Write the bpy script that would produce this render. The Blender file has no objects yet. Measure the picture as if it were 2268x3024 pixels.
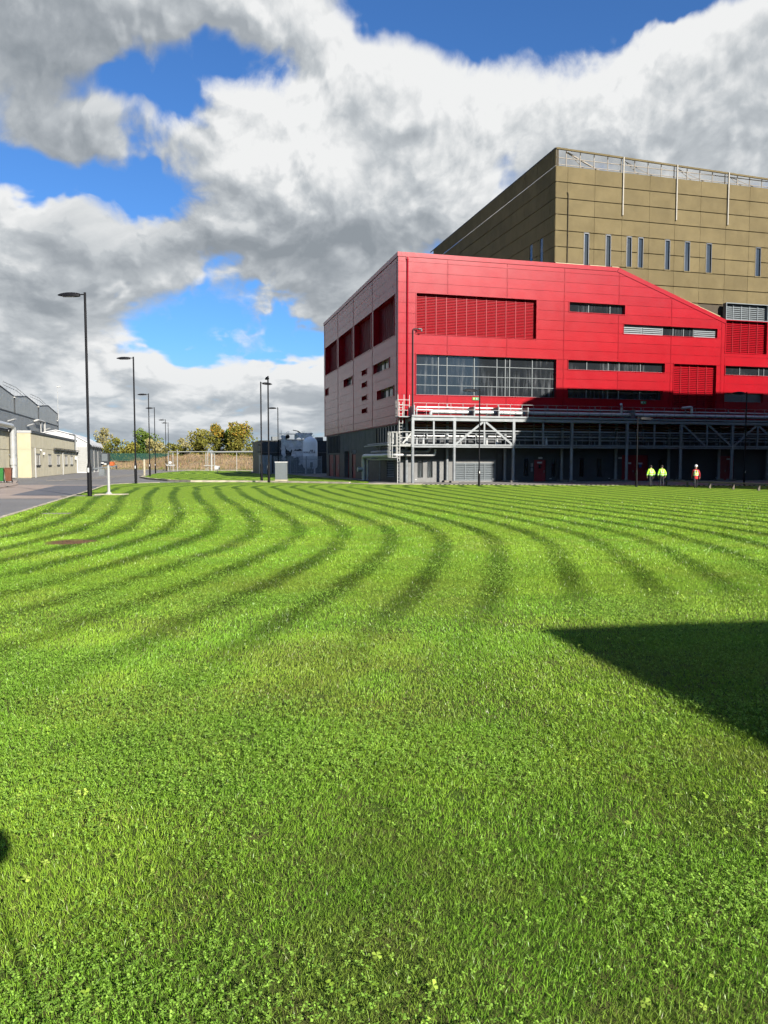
import bpy, bmesh, math, random
import numpy as np
from mathutils import Vector, Matrix

random.seed(7); RNG = np.random.default_rng(7)
scene = bpy.context.scene
COL = scene.collection
rad = math.radians

# ------------------------------------------------------------------ camera
F_PX = 2271.0; HORIZON = 1365.0; EYE = 2.1
cam = bpy.data.cameras.new('camera'); cam_ob = bpy.data.objects.new('camera', cam); COL.objects.link(cam_ob)
cam.sensor_fit = 'VERTICAL'; cam.sensor_height = 36.0; cam.sensor_width = 27.0
cam.lens = 36.0 * F_PX / 3024.0
cam.clip_start = 0.05; cam.clip_end = 6000
cam_ob.location = (0, 0, EYE)
cam_ob.rotation_euler = (math.pi / 2 - math.atan((1512 - HORIZON) / F_PX), 0, 0)
scene.camera = cam_ob

# ------------------------------------------------------------------ light
SUN_AZ = rad(35.0)      # to the right of "straight behind the camera"
SUN_EL = rad(28.0)
SUN_DIR = Vector((math.sin(SUN_AZ) * math.cos(SUN_EL), -math.cos(SUN_AZ) * math.cos(SUN_EL), math.sin(SUN_EL)))
sun = bpy.data.lights.new('sun', 'SUN'); sun.energy = 5.0; sun.angle = rad(0.53); sun.color = (1.0, 0.94, 0.85)
sun_ob = bpy.data.objects.new('sun', sun); COL.objects.link(sun_ob)
sun_ob.rotation_euler = SUN_DIR.to_track_quat('Z', 'Y').to_euler()
sun_ob.location = SUN_DIR * 300

vs = scene.view_settings
vs.view_transform = 'Standard'; vs.look = 'None'; vs.exposure = 1.5; vs.gamma = 1.0; vs.use_curve_mapping = False
scene.render.film_transparent = False
scene.cycles.max_bounces = 5; scene.cycles.diffuse_bounces = 2; scene.cycles.glossy_bounces = 3
scene.cycles.transparent_max_bounces = 12; scene.cycles.transmission_bounces = 4
scene.cycles.caustics_reflective = False; scene.cycles.caustics_refractive = False
scene.cycles.use_denoising = True
scene.cycles.use_adaptive_sampling = True; scene.cycles.adaptive_threshold = 0.02; scene.cycles.adaptive_min_samples = 12
scene.cycles.sample_clamp_indirect = 6.0

class NT:
    """small wrapper to write node trees briefly"""
    def __init__(self, tree): self.t = tree; self.n = tree.nodes; self.l = tree.links
    def node(self, kind, **kw):
        nd = self.n.new(kind)
        for k, v in kw.items(): setattr(nd, k, v)
        return nd
    def put(self, sock, val):
        if hasattr(val, 'is_output') or isinstance(val, bpy.types.NodeSocket): self.l.new(val, sock)
        elif val is not None: sock.default_value = val
    def math(self, op, a, b=None, c=None, clamp=False):
        nd = self.node('ShaderNodeMath', operation=op, use_clamp=clamp)
        for i, x in enumerate((a, b, c)):
            if x is not None: self.put(nd.inputs[i], x)
        return nd.outputs[0]
    def vmath(self, op, a, b=None, scale=None):
        nd = self.node('ShaderNodeVectorMath', operation=op)
        self.put(nd.inputs[0], a)
        if b is not None: self.put(nd.inputs[1], b)
        if scale is not None: self.put(nd.inputs['Scale'], scale)
        return nd.outputs['Value'] if op in ('DOT_PRODUCT', 'LENGTH') else nd.outputs[0]
    def noise(self, vec, scale, detail=4, rough=0.5, dist=0.0, lac=2.0):
        nd = self.node('ShaderNodeTexNoise')
        if vec is not None: self.put(nd.inputs['Vector'], vec)
        self.put(nd.inputs['Scale'], scale); nd.inputs['Detail'].default_value = detail
        nd.inputs['Roughness'].default_value = rough; nd.inputs['Distortion'].default_value = dist
        nd.inputs['Lacunarity'].default_value = lac
        return nd
    def ramp(self, fac, stops, interp='LINEAR'):
        nd = self.node('ShaderNodeValToRGB'); self.put(nd.inputs[0], fac); cr = nd.color_ramp; cr.interpolation = interp
        while len(cr.elements) < len(stops): cr.elements.new(0.5)
        for e, (p, c) in zip(cr.elements, stops):
            e.position = p; e.color = tuple(c) + (1.0,) * (4 - len(c)) if not isinstance(c, (int, float)) else (c, c, c, 1)
        return nd.outputs[0]
    def mix(self, fac, a, b, blend='MIX'):
        nd = self.node('ShaderNodeMix', data_type='RGBA', blend_type=blend)
        self.put(nd.inputs[0], fac)
        for sock, x in ((nd.inputs[6], a), (nd.inputs[7], b)):
            if isinstance(x, (tuple, list)): sock.default_value = tuple(x) + ((1.0,) if len(x) == 3 else ())
            else: self.put(sock, x)
        return nd.outputs[2]
    def maprange(self, x, a, b, c=0.0, d=1.0, smooth=True):
        nd = self.node('ShaderNodeMapRange', interpolation_type='SMOOTHSTEP' if smooth else 'LINEAR')
        self.put(nd.inputs['Value'], x); 
        for k, v in (('From Min', a), ('From Max', b), ('To Min', c), ('To Max', d)): self.put(nd.inputs[k], v)
        return nd.outputs[0]
    def mapping(self, vec, scale=(1,1,1), loc=(0,0,0)):
        nd = self.node('ShaderNodeMapping'); self.put(nd.inputs['Vector'], vec)
        nd.inputs['Scale'].default_value = scale; nd.inputs['Location'].default_value = loc
        return nd.outputs[0]


# ------------------------------------------------------------------ sky: Nishita blue with broken cumulus
world = bpy.data.worlds.new('World'); scene.world = world; world.use_nodes = True
wk = NT(world.node_tree); bg = wk.n['Background']
sky = wk.node('ShaderNodeTexSky', sky_type='NISHITA', sun_disc=False); sky.sun_elevation = SUN_EL; sky.sun_rotation = math.pi - SUN_AZ
sky.air_density = 1.0; sky.dust_density = 0.3; sky.ozone_density = 2.5
# cloud banks (+) and gaps (-): azimuth, elevation, half sizes in degrees, weight
def _ae(u, v, ru, rv, w):
    a = math.degrees(math.atan((u-1134)/F_PX)); e = math.degrees(math.atan((HORIZON-v)/F_PX)); c = math.cos(math.radians(e))
    return (a, e, math.degrees(ru/F_PX), math.degrees(rv/F_PX)*c*c, w)
BANKS = [_ae(*b) for b in (
    (150,280,500,350,0.75),(700,60,480,120,0.55),
    (1020,400,330,250,0.60),(800,650,420,130,0.60),(1250,640,330,150,0.55),
    (1750,360,480,230,0.70),(2230,270,230,220,0.45),(1390,60,70,60,0.30),(1830,70,110,90,0.45),
    (150,790,330,120,0.62),(420,860,280,110,0.55),(60,1030,330,90,0.62),
    (960,880,190,120,0.62),(820,1010,130,28,0.40),
    (520,1200,900,110,0.62),(900,1130,200,60,0.40),(450,1080,70,60,0.40),
    (660,250,230,90,-1.0),(410,350,150,60,-0.8),(1540,110,330,120,-1.25),(2080,80,280,105,-1.15),(1130,70,130,70,-0.8),
    (190,595,300,62,-1.1),(430,690,130,70,-0.7),(640,960,270,115,-1.1),(950,1015,130,50,-0.8))]
# thick, shaded bellies
SHADE = [_ae(*b) for b in (
    (130,340,420,280,0.62),(760,690,400,100,0.50),(1180,690,260,80,0.40),(480,930,220,55,0.35),(40,840,160,50,0.25),
    (1030,830,140,70,0.40),(960,370,230,170,-0.55),(1800,260,420,130,-0.35),(110,740,150,60,-0.45),(420,800,150,50,-0.30),(600,1120,380,45,-0.40),(1450,470,220,80,-0.15),(300,40,400,70,-0.10),(560,1290,900,50,0.25))]
cg = bpy.data.node_groups.new('cloud_density', 'ShaderNodeTree')
cg.interface.new_socket('az', in_out='INPUT', socket_type='NodeSocketFloat'); cg.interface.new_socket('el', in_out='INPUT', socket_type='NodeSocketFloat')
cg.interface.new_socket('density', in_out='OUTPUT', socket_type='NodeSocketFloat')
g = NT(cg); gi = g.node('NodeGroupInput'); go = g.node('NodeGroupOutput'); AZ, EL = gi.outputs[0], gi.outputs[1]
sinE = g.math('SINE', g.math('RADIANS', EL)); cosE = g.math('COSINE', g.math('RADIANS', EL))
inv = g.math('DIVIDE', cosE, g.math('ADD', g.math('MAXIMUM', sinE, 0.0), 0.16))
cmb = g.node('ShaderNodeCombineXYZ'); g.put(cmb.inputs[0], g.math('MULTIPLY', g.math('SINE', g.math('RADIANS', AZ)), inv)); g.put(cmb.inputs[1], g.math('MULTIPLY', g.math('COSINE', g.math('RADIANS', AZ)), inv))
q = cmb.outputs[0]
# around the horizon use angular noise so that far clouds keep their billows
cm2 = g.node('ShaderNodeCombineXYZ'); g.put(cm2.inputs[0], g.math('MULTIPLY', AZ, 0.070)); g.put(cm2.inputs[1], g.math('MULTIPLY', g.math('LOGARITHM', g.math('ADD', g.math('MAXIMUM', EL, -4.0), 7.0), 2.718), 2.0)); cm2.inputs[2].default_value = 3.7
w1 = g.noise(cm2.outputs[0], 1.6, 3, 0.5); wv = g.vmath('SCALE', g.vmath('SUBTRACT', w1.outputs['Color'], (0.5,0.5,0.5)), scale=0.28)
qa = g.vmath('ADD', cm2.outputs[0], wv)
f1 = g.noise(qa, 1.15, 8, 0.55, 0.0, 2.1).outputs['Fac']
f2 = g.noise(g.vmath('ADD', q, wv), 0.9, 2, 0.5).outputs['Fac']
pf = g.noise(qa, 3.0, 3, 0.5, 0.0, 2.1).outputs['Fac']; pg = g.noise(qa, 8.0, 4, 0.55, 0.0, 2.1).outputs['Fac']
puff = g.math('ADD', g.math('ABSOLUTE', g.math('SUBTRACT', pf, 0.5)), g.math('MULTIPLY', g.math('ABSOLUTE', g.math('SUBTRACT', pg, 0.5)), 0.28))
D = g.math('ADD', g.math('MULTIPLY', g.math('SUBTRACT', f1, 0.5), 2.3), g.math('MULTIPLY', g.math('SUBTRACT', f2, 0.5), 0.3))
D = g.math('SUBTRACT', D, g.math('MULTIPLY', g.math('SUBTRACT', puff, 0.11), 1.35))
def blobs(k, vec, lst):
    acc = None
    for a, e, ra, re, w in lst:
        nd = k.node('ShaderNodeVectorMath', operation='MULTIPLY_ADD'); k.put(nd.inputs[0], vec); nd.inputs[1].default_value = (1/ra, 1/re, 0); nd.inputs[2].default_value = (-a/ra, -e/re, 0)
        r2 = k.vmath('DOT_PRODUCT', nd.outputs[0], nd.outputs[0])
        b = k.math('DIVIDE', w*0.85, k.math('MULTIPLY_ADD', r2, r2, 1.0)); acc = b if acc is None else k.math('ADD', acc, b)
    return acc
wa = g.math('ADD', AZ, g.math('MULTIPLY', g.math('SUBTRACT', f1, 0.5), 8.0)); we = g.math('ADD', EL, g.math('MULTIPLY', g.math('SUBTRACT', pf, 0.5), 5.0))
cmA = g.node('ShaderNodeCombineXYZ'); g.put(cmA.inputs[0], wa); g.put(cmA.inputs[1], we); acc = blobs(g, cmA.outputs[0], BANKS)
g.put(go.inputs[0], g.math('ADD', g.math('ADD', D, acc), -0.12))
gen = wk.node('ShaderNodeTexCoord').outputs['Generated']
sp = wk.node('ShaderNodeSeparateXYZ'); wk.put(sp.inputs[0], wk.vmath('NORMALIZE', gen))
az = wk.math('DEGREES', wk.math('ARCTAN2', sp.outputs[0], sp.outputs[1])); el = wk.math('DEGREES', wk.math('ARCSINE', sp.outputs[2]))
def dens(a_, e_):
    n_ = wk.node('ShaderNodeGroup'); n_.node_tree = cg; wk.put(n_.inputs[0], a_); wk.put(n_.inputs[1], e_); return n_.outputs[0]
d0 = dens(az, el); d2 = dens(wk.math('ADD', az, 0.5), wk.math('ADD', el, 0.9))
alpha = wk.maprange(d0, -0.14, 0.32)
cmS = wk.node('ShaderNodeCombineXYZ'); wk.put(cmS.inputs[0], wk.math('ADD', az, wk.math('MULTIPLY', d0, 4.0))); wk.put(cmS.inputs[1], wk.math('ADD', el, wk.math('MULTIPLY', d0, 2.0)))
belly = blobs(wk, cmS.outputs[0], SHADE)
grad = wk.maprange(wk.math('SUBTRACT', d2, d0), -0.32, 0.32, smooth=False)
fine = wk.math('SUBTRACT', wk.noise(cmS.outputs[0], 0.17, 7, 0.55).outputs['Fac'], 0.5)
lit = wk.math('SUBTRACT', 1.10, wk.math('ADD', wk.math('ADD', wk.math('MULTIPLY', wk.maprange(d2, -0.1, 1.6), 0.30), wk.math('MULTIPLY', grad, 0.62)), wk.math('MULTIPLY', belly, 0.70)))
lit = wk.math('ADD', lit, wk.math('MULTIPLY', fine, 1.0), clamp=True)
cloud = wk.ramp(lit, [(0.0,(0.100,0.112,0.124)),(0.30,(0.132,0.144,0.156)),(0.62,(0.188,0.200,0.210)),(1.0,(0.310,0.313,0.313))])
blue = wk.mix(1.0, sky.outputs[0], (0.0209,0.0364,0.0552), 'MULTIPLY')
low = wk.maprange(el, 9.0, 0.5, 0.0, 0.75)
sky_all = wk.mix(wk.maprange(el, 0.2, -2.0), wk.mix(alpha, wk.mix(low, blue, (0.1343,0.1909,0.2510)), wk.mix(wk.math('MULTIPLY', low, 0.30), cloud, (0.1520,0.1838,0.2157))), (0.0424,0.0460,0.0424))
wk.l.new(sky_all, bg.inputs[0]); bg.inputs[1].default_value = 1.0
world.cycles.sampling_method = 'MANUAL'; world.cycles.sample_map_resolution = 256


# ------------------------------------------------------------------ site frame (all buildings share one grid)
TH = rad(14.9); CX, CY = 1.417, 78.6
CT, ST = math.cos(TH), math.sin(TH)
def W(s, t, z=0.0):
    return Vector((CX + s * CT - t * ST, CY + s * ST + t * CT, z))
def loc_of(x, y):
    dx, dy = x - CX, y - CY
    return dx * CT + dy * ST, -dx * ST + dy * CT

# ------------------------------------------------------------------ mesh helpers
ORIGIN = {}
class MB:
    def __init__(self): self.v = []; self.f = []
    def add(self, vs_, fs_):
        o = len(self.v); self.v += [tuple(p) for p in vs_]; self.f += [tuple(i + o for i in q) for q in fs_]; return self
    def box(self, x0, x1, y0, y1, z0, z1):
        return self.add([(x0,y0,z0),(x1,y0,z0),(x1,y1,z0),(x0,y1,z0),(x0,y0,z1),(x1,y0,z1),(x1,y1,z1),(x0,y1,z1)],
                        [(0,3,2,1),(4,5,6,7),(0,1,5,4),(1,2,6,5),(2,3,7,6),(3,0,4,7)])
    def bar(self, p, q, w, h=None):
        """rectangular bar from p to q, w wide sideways, h high"""
        h = h or w; p, q = Vector(p), Vector(q); d = (q - p).normalized()
        up = Vector((0,0,1)) if abs(d.z) < 0.95 else Vector((0,1,0))
        a = d.cross(up).normalized() * (w / 2); b = a.cross(d).normalized() * (h / 2)
        return self.add([p-a-b,p+a-b,p+a+b,p-a+b,q-a-b,q+a-b,q+a+b,q-a+b],
                        [(0,1,2,3),(7,6,5,4),(0,4,5,1),(1,5,6,2),(2,6,7,3),(3,7,4,0)])
    def tube(self, pts, r, n=10, caps=True):
        """tube along a path; r is a number or one radius per point"""
        pts = [Vector(p) for p in pts]; m = len(pts); rr = r if isinstance(r, (list, tuple)) else [r] * m
        rings = []; prev = None
        for i in range(m):
            d = (pts[min(i+1,m-1)] - pts[max(i-1,0)]).normalized()
            if prev is None:
                up = Vector((0,0,1)) if abs(d.z) < 0.9 else Vector((1,0,0))
                a = d.cross(up).normalized()
            else:
                a = (prev - d * prev.dot(d)).normalized()
            prev = a; b = d.cross(a)
            rings.append([pts[i] + (a * math.cos(2*math.pi*k/n) + b * math.sin(2*math.pi*k/n)) * rr[i] for k in range(n)])
        vs_ = [p for R in rings for p in R]; fs_ = []
        for i in range(m-1):
            for k in range(n):
                fs_.append((i*n+k, i*n+(k+1)%n, (i+1)*n+(k+1)%n, (i+1)*n+k))
        if caps: fs_ += [tuple(range(n-1,-1,-1)), tuple((m-1)*n+k for k in range(n))]
        return self.add(vs_, fs_)
    def elbow_tube(self, pts, r, bend=0.4, n=10):
        pts = [Vector(p) for p in pts]; out = [pts[0]]
        for i in range(1, len(pts)-1):
            a = (pts[i-1]-pts[i]).normalized(); b = (pts[i+1]-pts[i]).normalized()
            A = pts[i]+a*bend; B = pts[i]+b*bend
            for k in range(6):
                u = k/5; out.append(A*(1-u)**2 + pts[i]*2*u*(1-u) + B*u*u)
        out.append(pts[-1]); return self.tube(out, r, n)
    def lathe(self, prof, c=(0,0,0), n=24):
        c = Vector(c); vs_ = []; fs_ = []
        for r, z in prof:
            for k in range(n): vs_.append((c.x + r*math.cos(2*math.pi*k/n), c.y + r*math.sin(2*math.pi*k/n), c.z + z))
        m = len(prof)
        for i in range(m-1):
            for k in range(n): fs_.append((i*n+k, i*n+(k+1)%n, (i+1)*n+(k+1)%n, (i+1)*n+k))
        fs_ += [tuple(range(n-1,-1,-1)), tuple((m-1)*n+k for k in range(n))]
        return self.add(vs_, fs_)
    def prism(self, poly, plane, a, b):
        """polygon extruded: plane 'sz' (along t from a to b), 'tz' (along s), 'st' (along z)"""
        def P(u, v, w): return {'sz': (u, w, v), 'tz': (w, u, v), 'st': (u, v, w)}[plane]
        n = len(poly); vs_ = [P(u, v, a) for u, v in poly] + [P(u, v, b) for u, v in poly]
        fs_ = [tuple(range(n)), tuple(range(2*n-1, n-1, -1))] + [(i, (i+1) % n, n+(i+1) % n, n+i) for i in range(n)]
        return self.add(vs_, fs_)
    def mesh(self, name, org=(0,0,0), smooth=False, fix=True):
        me = bpy.data.meshes.new(name)
        ox, oy, oz = org
        me.from_pydata([(x-ox, y-oy, z-oz) for x, y, z in self.v], [], self.f)
        if fix:
            bm = bmesh.new(); bm.from_mesh(me); bmesh.ops.recalc_face_normals(bm, faces=bm.faces); bm.to_mesh(me); bm.free()
        if smooth:
            me.polygons.foreach_set('use_smooth', [True]*len(me.polygons))
            try: me.set_sharp_from_angle(angle=rad(40))
            except Exception: pass
        me.update(); return me
    def build(self, name, mat, parent=None, smooth=False, kind=None, label=None, bevel=0):
        root = parent
        while root is not None and root.parent is not None: root = root.parent
        org = ORIGIN.get(root, (0,0,0)) if root is not None else (0,0,0)
        me = self.mesh(name, org, smooth); ob = bpy.data.objects.new(name, me); COL.objects.link(ob)
        if mat: me.materials.append(mat)
        if parent is not None: ob.parent = parent
        if kind: ob['kind'] = kind
        if label: ob['label'] = label
        if bevel:
            m = ob.modifiers.new('bevel', 'BEVEL'); m.width = bevel; m.segments = 2; m.limit_method = 'ANGLE'
        return ob

def tag(o, label=None, cat=None, group=None, kind=None):
    if label: o['label'] = label
    if cat: o['category'] = cat
    if group: o['group'] = group
    if kind: o['kind'] = kind
    return o
def thing(name, label, cat, s=0, t=0, z=0, group=None, rot=TH):
    """an Empty at the thing's base in the site frame; its parts are given in site coordinates"""
    o = bpy.data.objects.new(name, None); COL.objects.link(o); o.empty_display_size = 0.3
    o.location = W(s, t, z); o.rotation_euler = (0, 0, rot); ORIGIN[o] = (s, t, z)
    return tag(o, label, cat, group)
def wthing(name, label, cat, loc, rotz=0, group=None):
    """an Empty in world coordinates; its parts are given in its own local coordinates"""
    o = bpy.data.objects.new(name, None); COL.objects.link(o); o.empty_display_size = 0.3
    o.location = loc; o.rotation_euler = (0, 0, rotz); ORIGIN[o] = (0, 0, 0)
    return tag(o, label, cat, group)
def copy_tree(o, parent=None):
    c = o.copy(); COL.objects.link(c); c.parent = parent
    for ch in list(o.children): copy_tree(ch, c)
    return c
def site_single(mb, name, mat, label=None, cat=None, s=0, t=0, z=0, group=None, kind=None, smooth=False, bevel=0):
    """a one-mesh thing in the site frame"""
    me = mb.mesh(name, (s, t, z), smooth); o = bpy.data.objects.new(name, me); COL.objects.link(o); me.materials.append(mat)
    o.location = W(s, t, z); o.rotation_euler = (0, 0, TH)
    if bevel:
        m = o.modifiers.new('bevel', 'BEVEL'); m.width = bevel; m.segments = 2; m.limit_method = 'ANGLE'
    return tag(o, label, cat, group, kind)
def world_single(mb, name, mat, label=None, cat=None, loc=(0,0,0), rotz=0, group=None, kind=None, smooth=False, bevel=0):
    me = mb.mesh(name, (0,0,0), smooth); o = bpy.data.objects.new(name, me); COL.objects.link(o)
    if mat: me.materials.append(mat)
    o.location = loc; o.rotation_euler = (0, 0, rotz)
    if bevel:
        m = o.modifiers.new('bevel', 'BEVEL'); m.width = bevel; m.segments = 2; m.limit_method = 'ANGLE'
    return tag(o, label, cat, group, kind)

def rects_minus(x0, x1, cuts):
    """intervals of [x0,x1] outside the cuts"""
    segs = [(x0, x1)]
    for a, b in cuts:
        out = []
        for p, q in segs:
            if b <= p or a >= q: out.append((p, q)); continue
            if a > p: out.append((p, a))
            if b < q: out.append((b, q))
        segs = out
    return [s_ for s_ in segs if s_[1]-s_[0] > 0.04]
def clip(poly, a, b, c):
    """keep the part of poly where a*u + b*v <= c"""
    out = []
    for i in range(len(poly)):
        P, Q = poly[i], poly[(i+1) % len(poly)]
        dp, dq = a*P[0]+b*P[1]-c, a*Q[0]+b*Q[1]-c
        if dp <= 0: out.append(P)
        if (dp < 0 < dq) or (dq < 0 < dp):
            u = dp/(dp-dq); out.append((P[0]+u*(Q[0]-P[0]), P[1]+u*(Q[1]-P[1])))
    return out

# ------------------------------------------------------------------ materials
MATS = {}; ALB = 0.43
def mat(name, col, rough=0.6, metal=0.0, spec=0.5, var=0.12, scale=3.0, stretch=(1,1,1), bump=0.0, bscale=40.0,
        dirt=None, coat=0.0, ior=1.45, rand=0.0):
    """painted / concrete / metal surface: base colour with mottling, optional streak dirt and fine bump"""
    if name in MATS: return MATS[name]
    m = bpy.data.materials.new(name); m.use_nodes = True; k = NT(m.node_tree); b = k.n['Principled BSDF']
    col = tuple(c*ALB for c in col); dirt = (tuple(c*ALB for c in dirt[0]),) + dirt[1:] if dirt else None
    tc = k.node('ShaderNodeTexCoord').outputs['Object']
    vec = k.mapping(tc, stretch)
    n1 = k.noise(vec, scale, 5, 0.6).outputs['Fac']
    lo = tuple(c*(1-var) for c in col); hi = tuple(min(1, c*(1+var)) for c in col)
    c = k.mix(k.maprange(n1, 0.3, 0.7), lo, hi)
    if dirt:
        dcol, amt, dstretch = dirt
        n2 = k.noise(k.mapping(tc, dstretch), 1.0, 6, 0.65).outputs['Fac']
        c = k.mix(k.math('MULTIPLY', k.maprange(n2, 0.48, 0.72), amt), c, dcol)
    if rand:   # each piece of cladding or stone differs a little
        rv = k.node('ShaderNodeObjectInfo').outputs['Random']; hv = k.node('ShaderNodeHueSaturation'); k.put(hv.inputs['Color'], c); k.put(hv.inputs['Value'], k.maprange(rv, 0, 1, 1-rand, 1+rand, smooth=False)); c = hv.outputs[0]
    k.put(b.inputs['Base Color'], c)
    b.inputs['Roughness'].default_value = rough; b.inputs['Metallic'].default_value = metal
    b.inputs['Specular IOR Level'].default_value = spec; b.inputs['IOR'].default_value = ior
    b.inputs['Coat Weight'].default_value = coat; b.inputs['Coat Roughness'].default_value = 0.12; b.inputs['Coat IOR'].default_value = 1.6
    rn = k.noise(vec, scale*2.3, 3, 0.5).outputs['Fac']
    k.put(b.inputs['Roughness'], k.maprange(rn, 0.2, 0.8, max(0.02, rough*0.95), min(1, rough*1.05)))
    if bump:
        bn = k.noise(tc, bscale, 4, 0.6).outputs['Fac']; bp = k.node('ShaderNodeBump'); bp.inputs['Strength'].default_value = bump
        bp.inputs['Distance'].default_value = 0.02; k.put(bp.inputs['Height'], bn); k.put(b.inputs['Normal'], bp.outputs[0])
    MATS[name] = m; return m

M = dict(
    red=mat('red_cladding', (0.47,0.004,0.014), 0.25, spec=0.26, var=0.05, rand=0.05, scale=0.35, dirt=((0.38,0.005,0.014), 0.25, (0.9,0.9,0.12)), ior=1.55),
    red_trim=mat('red_trim', (0.47,0.004,0.015), 0.25, spec=0.26, var=0.04, scale=1.0, ior=1.55),
    red_dark=mat('red_joint', (0.26,0.004,0.010), 0.6, var=0.05),
    red_slat=mat('red_louvre', (0.44,0.004,0.014), 0.35, spec=0.25, var=0.04),
    red_door=mat('red_door', (0.36,0.012,0.02), 0.45, var=0.08),
    grey_slat=mat('grey_louvre', (0.30,0.34,0.36), 0.4, metal=0.3, var=0.05),
    gold=mat('gold_mesh_panel', (0.225,0.178,0.088), 0.8, spec=0.15, rand=0.07, var=0.10, scale=0.5, dirt=((0.175,0.136,0.064), 0.6, (0.5,0.5,0.25)), bump=0.8, bscale=9.0),
    gold_dark=mat('gold_mesh_joint', (0.07,0.05,0.022), 0.8),
    gold_trim=mat('gold_trim', (0.50,0.42,0.20), 0.45, var=0.08),
    steel_tan=mat('parapet_steel', (0.33,0.28,0.22), 0.55, var=0.1),
    mast=mat('pale_tan_steel', (0.42,0.385,0.31), 0.6, var=0.1),
    frame=mat('window_frame_grey', (0.20,0.23,0.24), 0.45, var=0.05),
    membrane=mat('pale_roof_membrane', (1.5,1.5,1.45), 0.8, var=0.08, scale=0.3),
    slate=mat('slate_frame', (0.06,0.075,0.10), 0.4),
    charcoal=mat('charcoal_cladding', (0.030,0.033,0.035), 0.55, var=0.15, scale=1.2, dirt=((0.05,0.05,0.048), 0.5, (1.5,1.5,0.2))),
    concrete=mat('grey_concrete', (0.17,0.175,0.17), 0.85, var=0.15, scale=0.9, dirt=((0.07,0.07,0.065), 0.7, (1.6,1.6,0.15)), bump=0.15),
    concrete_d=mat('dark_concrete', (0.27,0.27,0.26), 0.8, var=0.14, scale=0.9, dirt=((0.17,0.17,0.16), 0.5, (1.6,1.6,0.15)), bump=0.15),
    shade_wall=mat('shade_dark_wall', (0.055,0.060,0.066), 0.6, var=0.15, scale=1.0),
    paving=mat('concrete_paving', (0.27,0.25,0.22), 0.9, var=0.2, scale=1.4, bump=0.2),
    kerb=mat('kerb_stone', (0.60,0.54,0.39), 0.9, var=0.18, scale=3.0, bump=0.2, rand=0.12),
    galv=mat('galvanised_steel', (0.34,0.36,0.37), 0.45, metal=0.35, var=0.12, scale=2.0),
    pipe=mat('pipe_cladding', (0.70,0.71,0.70), 0.30, metal=0.25, var=0.08, scale=2.0),
    white_steel=mat('white_steel', (0.56,0.56,0.535), 0.45, var=0.06),
    white_pvc=mat('white_sheeting', (0.80,0.80,0.80), 0.5, var=0.04, scale=0.6),
    cream=mat('cream_render', (0.66,0.60,0.40), 0.85, var=0.06, scale=0.7, dirt=((0.45,0.40,0.27), 0.45, (1.2,1.2,0.2)), bump=0.1),
    cream_shed=mat('weathered_render', (0.84,0.77,0.56), 0.85, var=0.08, scale=0.7, dirt=((0.58,0.53,0.40), 0.5, (1.6,1.6,0.2)), bump=0.1),
    shed=mat('grey_sheet', (0.24,0.262,0.275), 0.5, rand=0.04, var=0.08, scale=0.5, ior=1.5),
    shed_hi=mat('pale_grey_sheet', (0.34,0.365,0.37), 0.45, rand=0.04, var=0.08, scale=0.5, ior=1.5),
    black=mat('black_paint', (0.010,0.010,0.013), 0.6, spec=0.15, var=0.1),
    black_matt=mat('black_void', (0.008,0.008,0.009), 0.9),
    dark_grey=mat('dark_grey_paint', (0.05,0.055,0.06), 0.5),
    navy=mat('navy_cladding', (0.06,0.075,0.095), 0.5, var=0.12),
    tan=mat('tan_cladding', (0.28,0.25,0.19), 0.7, var=0.08),
    tank=mat('tank_paint', (1.75,1.78,1.80), 0.4, var=0.05),
    cabinet=mat('cabinet_grey', (0.20,0.225,0.235), 0.5, var=0.05),
    container=mat('blue_grey_steel', (0.50,0.57,0.62), 0.5, var=0.12),
    green_fence=mat('green_fence_paint', (0.02,0.10,0.07), 0.5),
    sheet=mat('scaffold_sheeting', (1.3,1.3,1.3), 0.6, var=0.2, scale=1.5, bump=0.3, bscale=3.0),
    bin_green=mat('green_plastic', (0.03,0.22,0.04), 0.4), bin_brown=mat('brown_plastic', (0.22,0.08,0.04), 0.4),
    orange=mat('orange_plastic', (0.70,0.16,0.04), 0.5),
    wood=mat('grey_timber', (0.20,0.17,0.13), 0.85, var=0.2, scale=4, stretch=(1,1,4)),
    hivis=mat('hivis_fabric', (0.68,1.40,0.06), 0.7, var=0.12, scale=6), hivis_y=mat('hivis_yellow', (1.25,1.50,0.08), 0.7, var=0.10, scale=6),
    reflect=mat('reflective_tape', (0.75,0.78,0.72), 0.4), trouser=mat('navy_trouser', (0.012,0.014,0.025), 0.8),
    overall=mat('red_overall', (0.75,0.02,0.03), 0.75), skin=mat('skin', (0.48,0.28,0.20), 0.6), hair=mat('dark_hair', (0.03,0.02,0.015), 0.7),
    helmet=mat('white_helmet', (0.80,0.80,0.80), 0.3), shoe=mat('black_shoe', (0.01,0.01,0.01), 0.5),
    sign_white=mat('sign_white', (0.78,0.78,0.76), 0.5), sign_green=mat('sign_green', (0.02,0.32,0.10), 0.4), sign_blue=mat('sign_blue', (0.03,0.15,0.45), 0.4),
    sign_yellow=mat('sign_yellow', (0.65,0.60,0.08), 0.5), lettering=mat('lettering_navy', (0.008,0.012,0.05), 0.4),
    bark=mat('bark', (0.10,0.08,0.06), 0.95, var=0.25, scale=6), lens_glass=mat('lamp_glass', (0.12,0.12,0.12), 0.2),
    rust=mat('rusty_steel', (0.20,0.08,0.04), 0.8, var=0.3, scale=5),
)

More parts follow.
